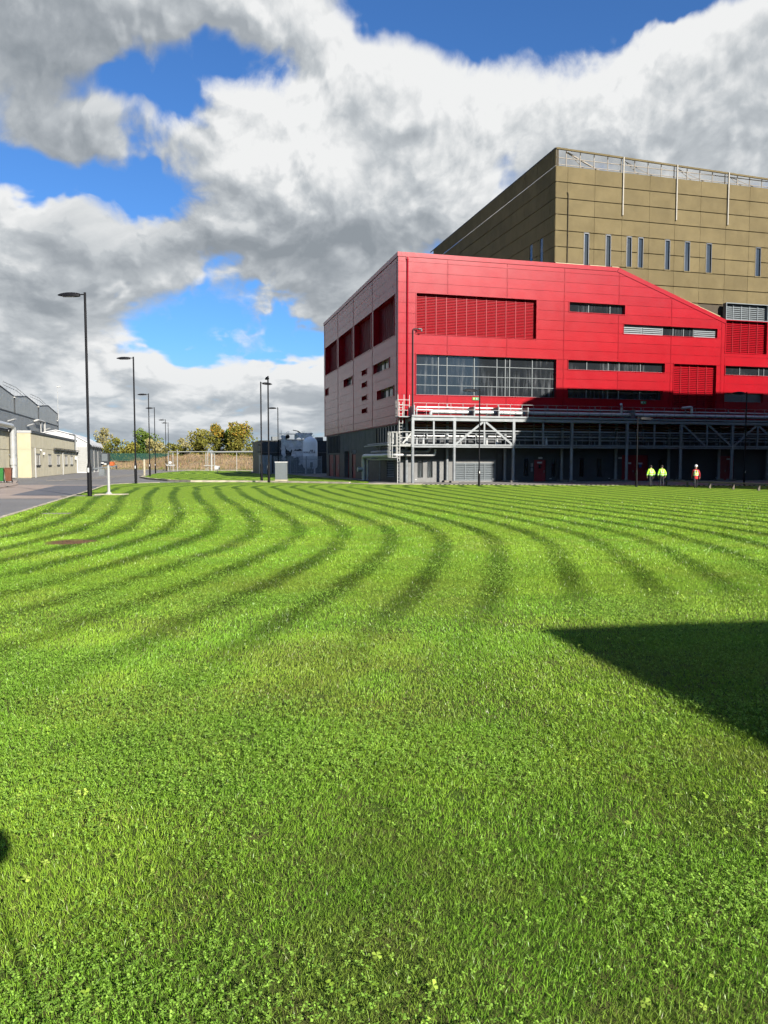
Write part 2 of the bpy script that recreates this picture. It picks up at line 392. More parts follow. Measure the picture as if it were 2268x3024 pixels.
def glass_mat(name, base=(0.010,0.012,0.014), rough=0.06, streak=0.5, reflection_col=(0.15,0.16,0.17)):
    """window glass seen from outside by day: dark room behind, mirror reflection, streak reflections painted into the colour"""
    m = bpy.data.materials.new(name); m.use_nodes = True; k = NT(m.node_tree); b = k.n['Principled BSDF']
    tc = k.node('ShaderNodeTexCoord').outputs['Object']
    n1 = k.noise(k.mapping(tc, (3.5,3.5,0.22)), 1.0, 6, 0.7).outputs['Fac']
    n2 = k.noise(tc, 0.35, 2, 0.5).outputs['Fac']
    f = k.math('MULTIPLY', k.math('MULTIPLY', k.maprange(n1, 0.45, 0.75), k.maprange(n2, 0.35, 0.65)), streak)
    k.put(b.inputs['Base Color'], k.mix(f, base, reflection_col))  # pale vertical streak reflections put into the base colour
    k.put(b.inputs['Roughness'], k.math('ADD', k.math('MULTIPLY', f, 0.5), rough))
    b.inputs['IOR'].default_value = 1.5; b.inputs['Specular IOR Level'].default_value = 0.6
    return m
M['glass'] = glass_mat('window_glass')
M['glass_clean'] = glass_mat('clean_glass', (0.02,0.025,0.03), 0.03, 0.15)

def mesh_screen(name, col, alpha):
    """expanded metal screen: the holes are clear, the strands are painted metal"""
    m = bpy.data.materials.new(name); m.use_nodes = True; k = NT(m.node_tree); b = k.n['Principled BSDF']; out = k.n['Material Output']
    b.inputs['Base Color'].default_value = col + (1,); b.inputs['Roughness'].default_value = 0.8; b.inputs['Specular IOR Level'].default_value = 0.1
    tr = k.node('ShaderNodeBsdfTransparent'); mx = k.node('ShaderNodeMixShader')
    tc = k.node('ShaderNodeTexCoord').outputs['Object']
    n = k.noise(k.mapping(tc, (14,14,22)), 1.0, 2, 0.5).outputs['Fac']
    k.put(mx.inputs[0], k.maprange(n, 0.3, 0.7, alpha*0.6, alpha*1.4)); k.l.new(tr.outputs[0], mx.inputs[1]); k.l.new(b.outputs[0], mx.inputs[2])
    k.l.new(mx.outputs[0], out.inputs['Surface']); return m
M['screen'] = mesh_screen('parapet_screen', (0.12,0.10,0.06), 0.12)
M['screen_dense'] = mesh_screen('parapet_screen_dense', (0.11,0.088,0.045), 0.88)

# ------------------------------------------------------------------ ground, roads, lawns
LAP_Y = [0, 6, 9.3, 12, 15, 18, 21.7, 26.7, 34.7, 44.7, 57.7, 66, 70, 76, 100, 130, 170, 200]
LAP_X = [-4.3, -3.3, -2.58, -2.02, -1.55, -1.2, -1.11, -1.85, -3.76, -6.45, -9.36, -10.8, -10.2, -6.0, -14, -9, -20, -26]
LAP_WY = [0, 10, 20, 30, 44, 57, 70, 200]
LAP_W = [1.2, 1.25, 1.31, 1.36, 1.46, 1.54, 1.6, 2.6]
def lap_np(x, y):
    return 8 + (x - np.interp(y, LAP_Y, LAP_X)) / np.interp(y, LAP_WY, LAP_W)

def float_curve(k, val, xs, ys):
    """piecewise curve val -> y as a node (inputs scaled to 0..1)"""
    x0, x1, y0, y1 = xs[0], xs[-1], min(ys), max(ys)
    nd = k.node('ShaderNodeFloatCurve'); cm = nd.mapping; c = cm.curves[0]
    pts = [((a-x0)/(x1-x0), (b-y0)/(y1-y0)) for a, b in zip(xs, ys)]
    c.points[0].location = pts[0]; c.points[1].location = pts[-1]
    for p in pts[1:-1]: c.points.new(*p)
    for p in c.points: p.handle_type = 'AUTO'
    cm.update()
    k.put(nd.inputs['Value'], k.maprange(val, x0, x1, 0, 1, smooth=False))
    return k.math('ADD', k.math('MULTIPLY', nd.outputs[0], y1-y0), y0)

def lawn_material():
    m = bpy.data.materials.new('lawn_turf'); m.use_nodes = True; k = NT(m.node_tree); b = k.n['Principled BSDF']
    pos = k.node('ShaderNodeNewGeometry').outputs['Position']
    sep = k.node('ShaderNodeSeparateXYZ'); k.put(sep.inputs[0], pos); X, Y = sep.outputs[0], sep.outputs[1]
    wob = k.math('MULTIPLY', k.math('SUBTRACT', k.noise(pos, 0.35, 3).outputs['Fac'], 0.5), 0.30)
    lap = k.math('ADD', k.math('DIVIDE', k.math('SUBTRACT', k.math('ADD', X, wob), float_curve(k, Y, LAP_Y, LAP_X)), float_curve(k, Y, LAP_WY, LAP_W)), 108)
    fr = k.math('ABSOLUTE', k.math('SUBTRACT', k.math('FRACT', k.math('ADD', lap, 0.5)), 0.5))
    edge = k.math('ADD', fr, k.math('MULTIPLY', k.math('SUBTRACT', k.noise(pos, 2.2, 4, 0.7).outputs['Fac'], 0.5), 0.16))
    band = k.maprange(edge, 0.26, 0.08)
    y0_ = k.maprange(X, -2.0, 3.0, 5.0, 9.0); band = k.math('MULTIPLY', band, k.maprange(Y, y0_, k.math('ADD', y0_, 4.0)))
    band = k.math('MULTIPLY', band, k.maprange(k.noise(pos, 0.13, 2).outputs['Fac'], 0.25, 0.55, 0.55, 1.0))
    fine = k.noise(pos, 42, 6, 0.75).outputs['Fac']
    mid = k.noise(pos, 1.3, 5, 0.65).outputs['Fac']
    big = k.noise(pos, 0.22, 3, 0.5).outputs['Fac']
    c = k.mix(k.maprange(fine, 0.3, 0.7), (0.0777,0.1406,0.0104), (0.1628,0.2516,0.0222))
    c = k.mix(k.math('MULTIPLY', k.maprange(mid, 0.45, 0.75), 0.45), c, (0.1850,0.2479,0.0266))
    c = k.mix(k.math('MULTIPLY', k.maprange(big, 0.4, 0.7), 0.30), c, (0.1110,0.1998,0.0148))
    c = k.mix(k.math('MULTIPLY', band, 0.82), c, (0.0222,0.0555,0.0044))
    soil = k.mix(k.maprange(k.noise(pos, 5.0, 5, 0.7).outputs['Fac'], 0.35, 0.7), (0.050,0.085,0.012), (0.085,0.090,0.026))
    c = k.mix(k.maprange(Y, 15, 8), c, soil)
    # bare earth scrape left of centre
    dv = k.vmath('SUBTRACT', pos, (-8.0, 19.5, 0.0)); dv = k.vmath('MULTIPLY', dv, (0.72, 0.60, 0.0))
    dl = k.math('ADD', k.vmath('LENGTH', dv), k.math('MULTIPLY', k.math('SUBTRACT', k.noise(pos, 2.0, 4).outputs['Fac'], 0.5), 0.7))
    c = k.mix(k.maprange(dl, 0.55, 0.22), c, (0.1110,0.0629,0.0333))
    k.put(b.inputs['Base Color'], c); b.inputs['Roughness'].default_value = 0.9; b.inputs['Specular IOR Level'].default_value = 0.1
    bp = k.node('ShaderNodeBump'); bp.inputs['Strength'].default_value = 0.9; bp.inputs['Distance'].default_value = 0.03
    k.put(bp.inputs['Height'], k.math('ADD', fine, k.math('MULTIPLY', mid, 0.6))); k.put(b.inputs['Normal'], bp.outputs[0])
    return m
M['lawn'] = lawn_material()

def asphalt(name, col, var=0.2):
    m = bpy.data.materials.new(name); m.use_nodes = True; k = NT(m.node_tree); b = k.n['Principled BSDF']
    pos = k.node('ShaderNodeNewGeometry').outputs['Position']
    a = k.noise(pos, 60, 3, 0.7).outputs['Fac']; d = k.noise(pos, 0.35, 5, 0.6).outputs['Fac']
    e = k.noise(k.mapping(pos, (0.25, 0.05, 1)), 1.0, 4, 0.6).outputs['Fac']
    c = k.mix(k.maprange(a, 0.3, 0.7), tuple(x*(1-var) for x in col), tuple(x*(1+var) for x in col))
    c = k.mix(k.math('MULTIPLY', k.maprange(d, 0.4, 0.7), 0.4), c, tuple(x*1.5 for x in col))
    c = k.mix(k.math('MULTIPLY', k.maprange(e, 0.5, 0.7), 0.35), c, tuple(x*0.6 for x in col))
    k.put(b.inputs['Base Color'], c); b.inputs['Roughness'].default_value = 0.85
    bp = k.node('ShaderNodeBump'); bp.inputs['Strength'].default_value = 0.4; bp.inputs['Distance'].default_value = 0.01
    k.put(bp.inputs['Height'], a); k.put(b.inputs['Normal'], bp.outputs[0]); return m
M['asphalt'] = asphalt('asphalt', (0.0925,0.0895,0.0866)); M['asphalt_dark'] = asphalt('dark_asphalt', (0.0533,0.0548,0.0636))
M['brickpave'] = asphalt('tan_block_paving', (0.1850,0.1480,0.1221), 0.15)

def field_material():
    m = bpy.data.materials.new('dry_field'); m.use_nodes = True; k = NT(m.node_tree); b = k.n['Principled BSDF']
    pos = k.node('ShaderNodeNewGeometry').outputs['Position']
    a = k.noise(pos, 1.2, 6, 0.7).outputs['Fac']; d = k.noise(pos, 0.06, 4, 0.6).outputs['Fac']
    c = k.mix(k.maprange(a, 0.3, 0.7), (0.1110,0.0777,0.0444), (0.1850,0.1332,0.0777))
    c = k.mix(k.math('MULTIPLY', k.maprange(d, 0.5, 0.7), 0.6), c, (0.0740,0.0814,0.0222))
    k.put(b.inputs['Base Color'], c); b.inputs['Roughness'].default_value = 0.95; return m
M['field'] = field_material()

def sheet(name, poly, z, material, thick=None, kind='structure'):
    """a flat sheet (or slab, when thick) with a world-space outline"""
    mb = MB()
    if thick: mb.prism(poly, 'st', z-thick, z)
    else: mb.add([(x, y, z) for x, y in poly], [tuple(range(len(poly)))])
    me = mb.mesh(name); ob = bpy.data.objects.new(name, me); COL.objects.link(ob); me.materials.append(material); ob['kind'] = kind
    if not thick:
        for p in me.polygons:
            if p.normal.z < 0: me.flip_normals(); break
    return ob

sheet('ground', [(-3000,-3000),(3000,-3000),(3000,3000),(-3000,3000)], -0.02, M['field'])
sheet('road', [(-130,-40),(75,-40),(75,150),(-20,180),(-30.5,184),(-54,195),(-79.6,217),(-130,240)], 0.0, M['asphalt'])
LAWN1_LEFT = [(-1.3,-20),(-13.96,27.87),(-16.38,37.0),(-17.7,42.0),(-19.1,47.4),(-21.9,58.1),(-24.4,67.0),(-25.0,71.3),(-24.2,74.4),(-21.95,76.9)]
LAWN1_BACK = [(-19.5,78.2),(-15.7,78.7),(-12.3,78.0),(-7.9,75.6),(-1.07,71.0),(3.2,70.0),(14,68.3),(30,66.8),(46,66.3)]
sheet('lawn', LAWN1_LEFT + LAWN1_BACK + [(70,66),(70,-20)], 0.07, M['lawn'], 0.09)
LAWN2_FRONT = [(-45.5,172),(-44.3,160),(-42,143),(-38.5,127),(-35.3,113.9),(-32.7,103.6),(-28.5,93.5),(-23.4,84.6),(-20,81.2),(-15.7,80.9),(-12.3,79.7),(-7.9,77.2),(-3.0,74.2)]
sheet('lawn_beyond', LAWN2_FRONT + [(-1.6,74.6),(-1.6,82),(-4.6,92.4),(-10,108),(-14.5,124),(-16,130),(-21,131.5),(-26,150),(-31,180),(-46,187)], 0.07, M['lawn'], 0.09)
sheet('pavement', [(-1.2,72.2),(3.2,71.2),(14,69.5),(30,68),(46,67.4),(75,67.4),(75,120),(-5,160),(-15.5,128),(-13.8,124),(-9.4,108),(-4.0,92.4),(-1.0,82)], 0.035, M['paving'], 0.05)
sheet('paved_crossing', [(-36,44.0),(-18.3,44.4),(-19.4,48),(-25.2,71.3),(-36,71.3)], 0.006, M['brickpave'])
sheet('road_patch', [(-23.6,48.5),(-29.4,69.0),(-25.0,69.0),(-19.5,48.2)], 0.012, M['asphalt_dark'])
sheet('footway', [(-29.8,58.5),(-32.2,67),(-34.0,71.6),(-35.6,74.4),(-40,84),(-62,84),(-62,58.5)], 0.11, M['brickpave'], 0.12)
sheet('apron', [(-38.6,88),(-36.8,88),(-36.6,104),(-42,150),(-52,205),(-56,205),(-46,150)], 0.05, M['paving'], 0.06)

# kerbs: each stone is a piece of its own
def kerb_run(name, pts, z0, z1, w=0.16, stone=1.25):
    base = MB(); P = [Vector((x, y, 0)) for x, y in pts]
    for a, b in zip(P[:-1], P[1:]): base.bar(a + Vector((0,0,-0.02)), b + Vector((0,0,-0.02)), w*0.9, 0.05)
    root = base.build(name, M['kerb']); root['kind'] = 'structure'
    sm = MB().box(-stone/2+0.012, stone/2-0.012, -w/2, w/2, 0, z1-z0).mesh('kerbstone'); sm.materials.append(M['kerb'])
    d_left = 0.0
    for a, b in zip(P[:-1], P[1:]):
        L = (b-a).length; ang = math.atan2((b-a).y, (b-a).x); u = d_left + stone/2
        while u <= L + 1e-6:
            o = bpy.data.objects.new('kerbstone', sm); COL.objects.link(o); o.parent = root
            q = a + (b-a)*(u/L); o.location = (q.x, q.y, z0 + random.uniform(-0.008, 0.008))
            o.rotation_euler = (0, 0, ang + random.uniform(-0.01, 0.01)); u += stone
        d_left = u - stone/2 - L
kerb_run('kerb_lawn', [(-11.0,16.6)] + LAWN1_LEFT[1:] , 0.0, 0.10)
kerb_run('kerb_pavement', [(-3.2,73.3),(-1.07,71.5),(3.2,70.5)], 0.0, 0.14, 0.3)
kerb_run('kerb_verge', LAWN2_FRONT[4:], 0.0, 0.20, 0.30)
kerb_run('kerb_field', [(-90,223.5),(-79.6,217.3),(-54.5,195.6),(-30.5,184.2),(-22,180.5)], 0.0, 0.22, 0.4, 3.0)
# slotted drain along the front of the gantry
db = MB().bar((3.3,70.55,0.03),(14,68.75,0.03),0.34,0.12).bar((14,68.75,0.03),(30,67.3,0.03),0.34,0.12).bar((30,67.3,0.03),(46,66.8,0.03),0.34,0.12)
dr = world_single(db, 'slotted_drain', M['kerb'], 'pale slotted drain edging between the lawn and the pipe gantry', 'drain')
sl = MB()
for a, b in (((3.3,70.55),(14,68.75)),((14,68.75),(30,67.3)),((30,67.3),(46,66.8))):
    a, b = Vector(a+(0,)), Vector(b+(0,)); L = (b-a).length; d = (b-a)/L; n = Vector((d.y,-d.x,0))
    for i in range(int(L/0.42)):
        p = a + d*(0.2+i*0.42) + n*0.10; sl.bar(p + n*0.09 + Vector((0,0,0.06)), p - n*0.02 + Vector((0,0,0.06)), 0.17, 0.085)
sl.build('slot', M['black_matt'], dr, kind='stuff')

# rising rough field beyond the far kerb
def field_h(x, y):
    d = y - np.interp(x, [-140,-79.6,-54.5,-30.5,60],[240,217.5,196,184.5,150])
    h = 2.9*np.clip((d-1)/34.0, 0, 1)**1.3
    bump_ = 1.0*np.exp(-((x+58)/20.0)**2)*np.clip((d-8)/26.0, 0, 1)
    return np.where(d < 0.5, -0.4, h + bump_ + 0.12*np.sin(x*0.7)*np.sin(y*0.5)*np.clip(d/10,0,1))
fx, fy = np.meshgrid(np.arange(-300, 80, 4.0), np.arange(150, 430, 3.0), indexing='ij')
fz = field_h(fx, fy); nx, ny = fx.shape
mb = MB(); mb.v = list(zip(fx.ravel().tolist(), fy.ravel().tolist(), fz.ravel().tolist()))
mb.f = [(i*ny+j, (i+1)*ny+j, (i+1)*ny+j+1, i*ny+j+1) for i in range(nx-1) for j in range(ny-1)]
world_single(mb, 'field', M['field'], kind='structure', smooth=True)

# ------------------------------------------------------------------ red clad building
red = thing('clad_hall', 'red metal-clad industrial hall with sloping right roofline, nearest the lawn', 'building', 0, 0)
ZR = [6.1, 6.96, 7.98] + [9.0 + 1.02*i for i in range(14)]            # panel joints, last 22.26
ZTOP = 23.15; SR = 60.0; LD = 41.0
SLOPE = ((24.83, 23.1), (38.7, 18.2))
sl_a = (SLOPE[0][1]-SLOPE[1][1]); sl_b = (SLOPE[1][0]-SLOPE[0][0]); sl_c = sl_a*SLOPE[0][0] + sl_b*SLOPE[0][1]
# openings on the front (s0,s1,z0,z1)
OPEN_F = [(1.95,15.2,15.12,19.2),(1.92,17.6,9.0,13.08),(19.05,25.75,18.18,19.2),(25.65,37.6,16.14,17.16),(19.0,30.9,12.06,13.08),
          (19.0,30.7,9.0,10.02),(32.05,37.6,8.0,13.08),(38.8,52.0,12.06,13.08),(38.75,44.0,9.0,10.02),(38.75,44.3,14.55,18.18)]
OPEN_L = [(1.3,10.07,15.12,19.2),(11.25,19.95,15.12,19.2),(21.25,29.7,15.12,19.2),(31.15,39.7,15.12,19.2),(3.3,10.1,12.06,13.08),
          (1.57,8.44,9.0,10.02),(21.35,26.4,12.06,13.08),(37.7,39.8,12.06,13.08),(13.5,15.85,12.5,13.08),(13.5,15.85,11.04,11.62),(13.5,15.85,9.5,10.02),(13.5,15.85,7.98,8.5)]
JF = [0, 0.97, 5.3, 11.88, 18.48, 25.05, 31.67, 38.24, 38.7, 45.3, 51.9, SR]
JL = [0, 0.45, 10.7, 20.55, 30.4, 40.3, LD]
# inner wall behind the panels (seen in the joints), with holes so that openings stay open
def wall_sheet(face, openings, u0, u1, z0, z1, depth, topclip=None):
    mb = MB(); us = sorted({u0, u1} | {o[0] for o in openings} | {o[1] for o in openings}); zs = sorted({z0, z1} | {o[2] for o in openings} | {o[3] for o in openings})
    us = [u for u in us if u0 <= u <= u1]; zs = [z for z in zs if z0 <= z <= z1]
    for a, b in zip(us[:-1], us[1:]):
        for c, d in zip(zs[:-1], zs[1:]):
            um, zm = (a+b)/2, (c+d)/2
            if any(o[0] < um < o[1] and o[2] < zm < o[3] for o in openings): continue
            poly = [(a,c),(b,c),(b,d),(a,d)]
            if topclip: poly = topclip(poly)
            if len(poly) < 3: continue
            if face == 'f': mb.add([(u, depth, z) for u, z in poly], [tuple(range(len(poly)))])
            else: mb.add([(depth, u, z) for u, z in poly], [tuple(range(len(poly)))])
    return mb
def clipf(poly):
    """cut by the sloping roof; right of the sloping block the cladding is lower"""
    if all(p[0] >= 38.69 for p in poly): return clip(poly, 0, 1, 18.18 if poly[0][0] < 44.2 else 22.2)
    return clip(clip(poly, sl_a, sl_b, sl_c), 0, 1, ZTOP)
wf = wall_sheet('f', OPEN_F, 0, SR, 6.1, ZTOP, 0.075, lambda p: clip(clip(p, sl_a, sl_b, sl_c), 0, 1, ZTOP) if p[0][0] < 38.6 else clip(p, 0, 1, 18.15))
wl = wall_sheet('l', OPEN_L, 0.075, LD, 6.1, ZTOP, 0.075)
wf.v += []; backing = MB(); backing.add(wf.v, wf.f); backing.add(wl.v, wl.f)
backing.build('wall', M['red_dark'], red)
GAP = 0.026
def panel_f(poly):
    if len(poly) >= 3: MB().prism(poly, 'sz', 0.0, 0.07).build('panel', M['red'], red)
for a, b in zip(JF[:-1], JF[1:]):
    zz = ZR + [ZTOP]
    if (a, b) == (38.24, 38.7): zz = [6.1, 9.0, 12.06, 15.12, 18.18, ZTOP]
    for c, d in zip(zz[:-1], zz[1:]):
        if a >= 38.69 and c > 18.1: continue
        cuts = [(o[0], o[1]) for o in OPEN_F if o[2] < (c+d)/2 < o[3]]
        for p, q in rects_minus(a, b, cuts):
            g0 = GAP/2 if p == a else 0; g1 = GAP/2 if q == b else 0
            poly = [(p+g0,c+GAP/2),(q-g1,c+GAP/2),(q-g1,d-GAP/2),(p+g0,d-GAP/2)]
            if a < 38.69: poly = clip(clip(poly, sl_a, sl_b, sl_c-sl_b*0.42), 0, 1, ZTOP-0.45)
            if len(poly) >= 3: panel_f(poly)
for a, b in zip(JL[:-1], JL[1:]):
    zz = ZR + [ZTOP-0.45]
    if (a, b) in ((0, 0.45), (40.3, LD)): zz = [6.1, 10.02, 14.1, 18.18, ZTOP-0.45]
    for c, d in zip(zz[:-1], zz[1:]):
        cuts = [(o[0], o[1]) for o in OPEN_L if o[2] < (c+d)/2 < o[3]]
        for p, q in rects_minus(max(a, 0.08), b, cuts):
            g0 = GAP/2 if p == a else 0; g1 = GAP/2 if q == b else 0
            MB().prism([(p+g0,c+GAP/2),(q-g1,c+GAP/2),(q-g1,d-GAP/2),(p+g0,d-GAP/2)], 'tz', 0.0, 0.07).build('panel', M['red'], red)
# infill strips where an opening covers only part of a panel row
for face, ops in (('sz', OPEN_F), ('tz', OPEN_L)):
    for o in ops:
        for c, d in zip(ZR[:-1], ZR[1:]):
            if o[2] < (c+d)/2 < o[3]:
                for z0, z1 in ((c, o[2]), (o[3], d)):
                    if z1-z0 > 0.12: MB().prism([(o[0],z0+0.016),(o[1],z0+0.016),(o[1],z1-0.016),(o[0],z1-0.016)], face, 0.0, 0.07).build('panel', M['red'], red)
# parapet caps, base trims, corner trim, cover strips over the vertical joints
MB().prism([(-0.06,ZTOP-0.42),(24.7,ZTOP-0.42),(24.9,ZTOP+0.02),(-0.06,ZTOP+0.02)], 'sz', -0.06, 0.5).build('parapet_cap', M['red_trim'], red)
MB().prism([(24.74,ZTOP-0.44),(38.76,17.78),(38.76,18.22),(24.92,ZTOP+0.0)], 'sz', -0.055, 0.45).build('sloping_cap', M['red_trim'], red)
MB().box(-0.065, 0.4, 0.5, LD+0.05, ZTOP-0.42, ZTOP+0.015).build('parapet_cap', M['red_trim'], red)
MB().box(38.66, 38.78, -0.05, 0.05, 14.55, 17.9).build('edge_trim', M['red_trim'], red)
MB().box(-0.02, 60, 0.01, 0.6, 6.0, 6.095).build('base_trim', M['red_dark'], red)
MB().box(0.01, 0.6, 0.0, LD, 5.99, 6.09).build('base_trim', M['red_dark'], red)
for u in (5.3, 11.88, 18.48, 25.05, 31.67, 38.24):
    zt = min(ZTOP-0.45, (sl_c - sl_a*u)/sl_b - 0.45)
    for za, zb in rects_minus(6.15, zt, [(o[2]-0.05, o[3]+0.05) for o in OPEN_F if o[0] < u < o[1]]):
        MB().box(u-0.075, u-0.02, -0.03, 0.02, za, zb).build('cover_strip', M['red_trim'], red)
for u in (0.45, 10.7, 20.55, 30.4, 40.3):
    MB().box(-0.02, 0.02, u+0.02, u+0.09, 6.15, ZTOP-0.46).build('cover_strip', M['red_dark'], red)
dp = MB().tube([(0.97,-0.10,7.9),(0.97,-0.10,22.7)], 0.085, 8).build('downpipe', M['red_trim'], red, smooth=True)
MB().box(0.84,1.10,-0.14,0.0,22.45,22.72).build('hopper', M['red_trim'], dp)
# roof, back and right side so the hall is closed
MB().prism([(1.05,6.1),(1.05,22.5),(24.8,22.5),(38.6,17.7),(38.6,6.1)], 'sz', 0.75, LD-0.1).build('roof', M['membrane'], red)
# openings: reveals + infill
def reveal(face, o, d, name, material, parent):
    a, b, c, e = o; w = 0.07; mb = MB()
    def B(u0,u1,z0,z1,y0,y1):
        mb.box(u0,u1,y0,y1,z0,z1) if face == 'f' else mb.box(y0,y1,u0,u1,z0,z1)
    B(a-w,a,c-w,e+w,-0.055,d); B(b,b+w,c-w,e+w,-0.055,d); B(a,b,e,e+w,-0.055,d); B(a,b,c-w,c,-0.055,d)
    return mb.build(name, material, parent)
def strip_window(face, o, us, parent, d=0.42, zs=(), frame=M['frame'], louvres=()):
    """recessed window: reveal (part) > panes, mullions, louvre bays (sub-parts)"""
    a, b, c, e = o; win = reveal(face, o, d, 'window', M['red_trim'], parent)
    cols = [a] + list(us) + [b]; rows = [c] + list(zs) + [e]
    def BX(mb,u0,u1,z0,z1,y0,y1): return mb.box(u0,u1,y0,y1,z0,z1) if face == 'f' else mb.box(y0,y1,u0,u1,z0,z1)
    for i, (p, q) in enumerate(zip(cols[:-1], cols[1:])):
        if i in louvres:
            mb = MB(); n = max(3, int((e-c)/0.2))
            for j in range(n):
                z = c + (j+0.5)*(e-c)/n; BX(mb, p+0.04, q-0.04, z-0.055, z+0.055, d-0.20, d-0.10)
            BX(mb, p, q, c, e, d-0.04, d); mb.build('louvre_blades', M['grey_slat'], win, kind='stuff'); continue
        for r0, r1 in zip(rows[:-1], rows[1:]):
            BX(MB(), p+0.02, q-0.02, r0+0.02, r1-0.02, d-0.06, d-0.01).build('pane', M['glass'], win)
    for u in us: BX(MB(), u-0.04, u+0.04, c, e, d-0.14, d-0.0).build('mullion', frame, win)
    for z in zs: BX(MB(), a, b, z-0.028, z+0.028, d-0.10, d+0.01).build('transom', frame, win)
    mb = MB(); BX(mb,a,b,c,c+0.06,d-0.12,d); BX(mb,a,b,e-0.05,e,d-0.12,d); mb.build('sill', frame, win)
    bk = MB(); BX(bk,a-0.06,b+0.06,c-0.06,e+0.06,d+0.005,d+0.05); bk.build('dark_interior', M['black_matt'], win)
    return win
def louvre(face, o, parent, d=0.5, bays=6, pitch=0.2, material=M['red_slat'], back=M['red_dark'], post=M['red_slat'], name='louvre', trim=None):
    a, b, c, e = o; lv = reveal(face, o, d+0.1, name, trim or M['red_trim'], parent)
    def BX(mb,u0,u1,z0,z1,y0,y1): return mb.box(u0,u1,y0,y1,z0,z1) if face == 'f' else mb.box(y0,y1,u0,u1,z0,z1)
    mb = MB(); n = int((e-c)/pitch)
    for j in range(n):
        z = c + (j+0.5)*(e-c)/n
        # tilted blade
        v = [(d-0.02, z+0.075), (d-0.14, z-0.045), (d-0.14, z-0.075), (d-0.02, z+0.045)]
        P = (lambda u, y, zz: (u, y, zz)) if face == 'f' else (lambda u, y, zz: (y, u, zz))
        mb.add([P(a, y, zz) for y, zz in v] + [P(b, y, zz) for y, zz in v], [(0,1,2,3),(7,6,5,4),(0,4,5,1),(1,5,6,2),(2,6,7,3),(3,7,4,0)])
    mb.build('blades', material, lv, kind='stuff')
    for i in range(1, bays):
        u = a + (b-a)*i/bays; BX(MB(), u-0.035, u+0.035, c, e, d-0.165, d-0.03).build('mullion', post, lv)
    BX(MB(), a, b, c, e, d+0.06, d+0.09).build('backing', back, lv)
    return lv
louvre('f', OPEN_F[0], red, bays=12, pitch=0.155)
strip_window('f', OPEN_F[1], (4.4, 5.35, 8.35, 10.9, 11.85, 12.35, 14.95), red, 0.42, (10.02, 11.02, 12.08))
strip_window('f', OPEN_F[2], (21.5, 24.1), red)
strip_window('f', OPEN_F[3], (28.1, 30.7, 32.05, 33.4, 34.67), red, louvres=(0, 1, 5))
strip_window('f', OPEN_F[4], (21.4, 24.0, 25.35, 28.0), red)
strip_window('f', OPEN_F[5], (21.4, 24.0, 25.35, 28.0), red)
louvre('f', OPEN_F[6], red, 0.42, bays=5, pitch=0.2)
strip_window('f', OPEN_F[7], (41.0, 43.6, 44.3, 47), red)
strip_window('f', OPEN_F[8], (41.4,), red, louvres=(0, 1))
louvre('f', OPEN_F[9], red, 0.42, bays=5, pitch=0.2)
for i in range(4): louvre('l', OPEN_L[i], red, 0.75, bays=10, pitch=0.17, back=M['black_matt'])
strip_window('l', OPEN_L[4], (5.0, 6.7, 8.4), red, 0.5)
strip_window('l', OPEN_L[5], (3.3, 5.0, 6.7), red, 0.5)
strip_window('l', OPEN_L[6], (23.0, 24.7), red, 0.5)
strip_window('l', OPEN_L[7], (), red, 0.5)
for i in range(8, 12): strip_window('l', OPEN_L[i], (), red, 0.5)
# pink flood-light bracket pipe on the front
br = MB().elbow_tube([(1.55,-0.12,6.9),(1.55,-0.12,15.6),(2.1,-0.3,15.6)], 0.05, 0.15, 8).build('lamp_bracket', M['dark_grey'], red, smooth=True)
MB().box(2.0,2.35,-0.5,-0.2,15.5,15.62).box(2.25,2.4,-0.55,-0.45,15.3,15.5).build('flood_light', M['dark_grey'], br)

# ---- ground storey
OPEN_G = [(2.14,2.64,0.56,2.25),(3.18,3.69,0.56,2.25),(6.2,10.6,0.25,1.95),(13.99,14.48,0.6,2.46),(15.15,16.54,0.04,2.35),(17.2,17.73,0.55,2.47),
          (20.56,21.12,0.52,2.47),(22.72,23.29,0.52,2.47),(25.74,29.04,0.04,2.88),(30.4,30.95,0.52,2.47),(38.4,40.36,0.04,2.82)]
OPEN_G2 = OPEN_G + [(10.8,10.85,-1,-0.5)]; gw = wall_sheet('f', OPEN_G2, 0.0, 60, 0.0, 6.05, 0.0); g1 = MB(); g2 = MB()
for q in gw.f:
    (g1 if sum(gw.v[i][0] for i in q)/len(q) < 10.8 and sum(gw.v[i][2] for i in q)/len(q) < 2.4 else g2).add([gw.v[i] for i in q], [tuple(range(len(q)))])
g1.build('ground_wall', M['concrete_d'], red); g2.build('ground_wall', M['shade_wall'], red)  # g2: deep shade around the gantry put into a darker wall colour
MB().box(10.75,10.95,-0.06,0.02,0.03,3.4).build('wall_post', M['charcoal'], red)
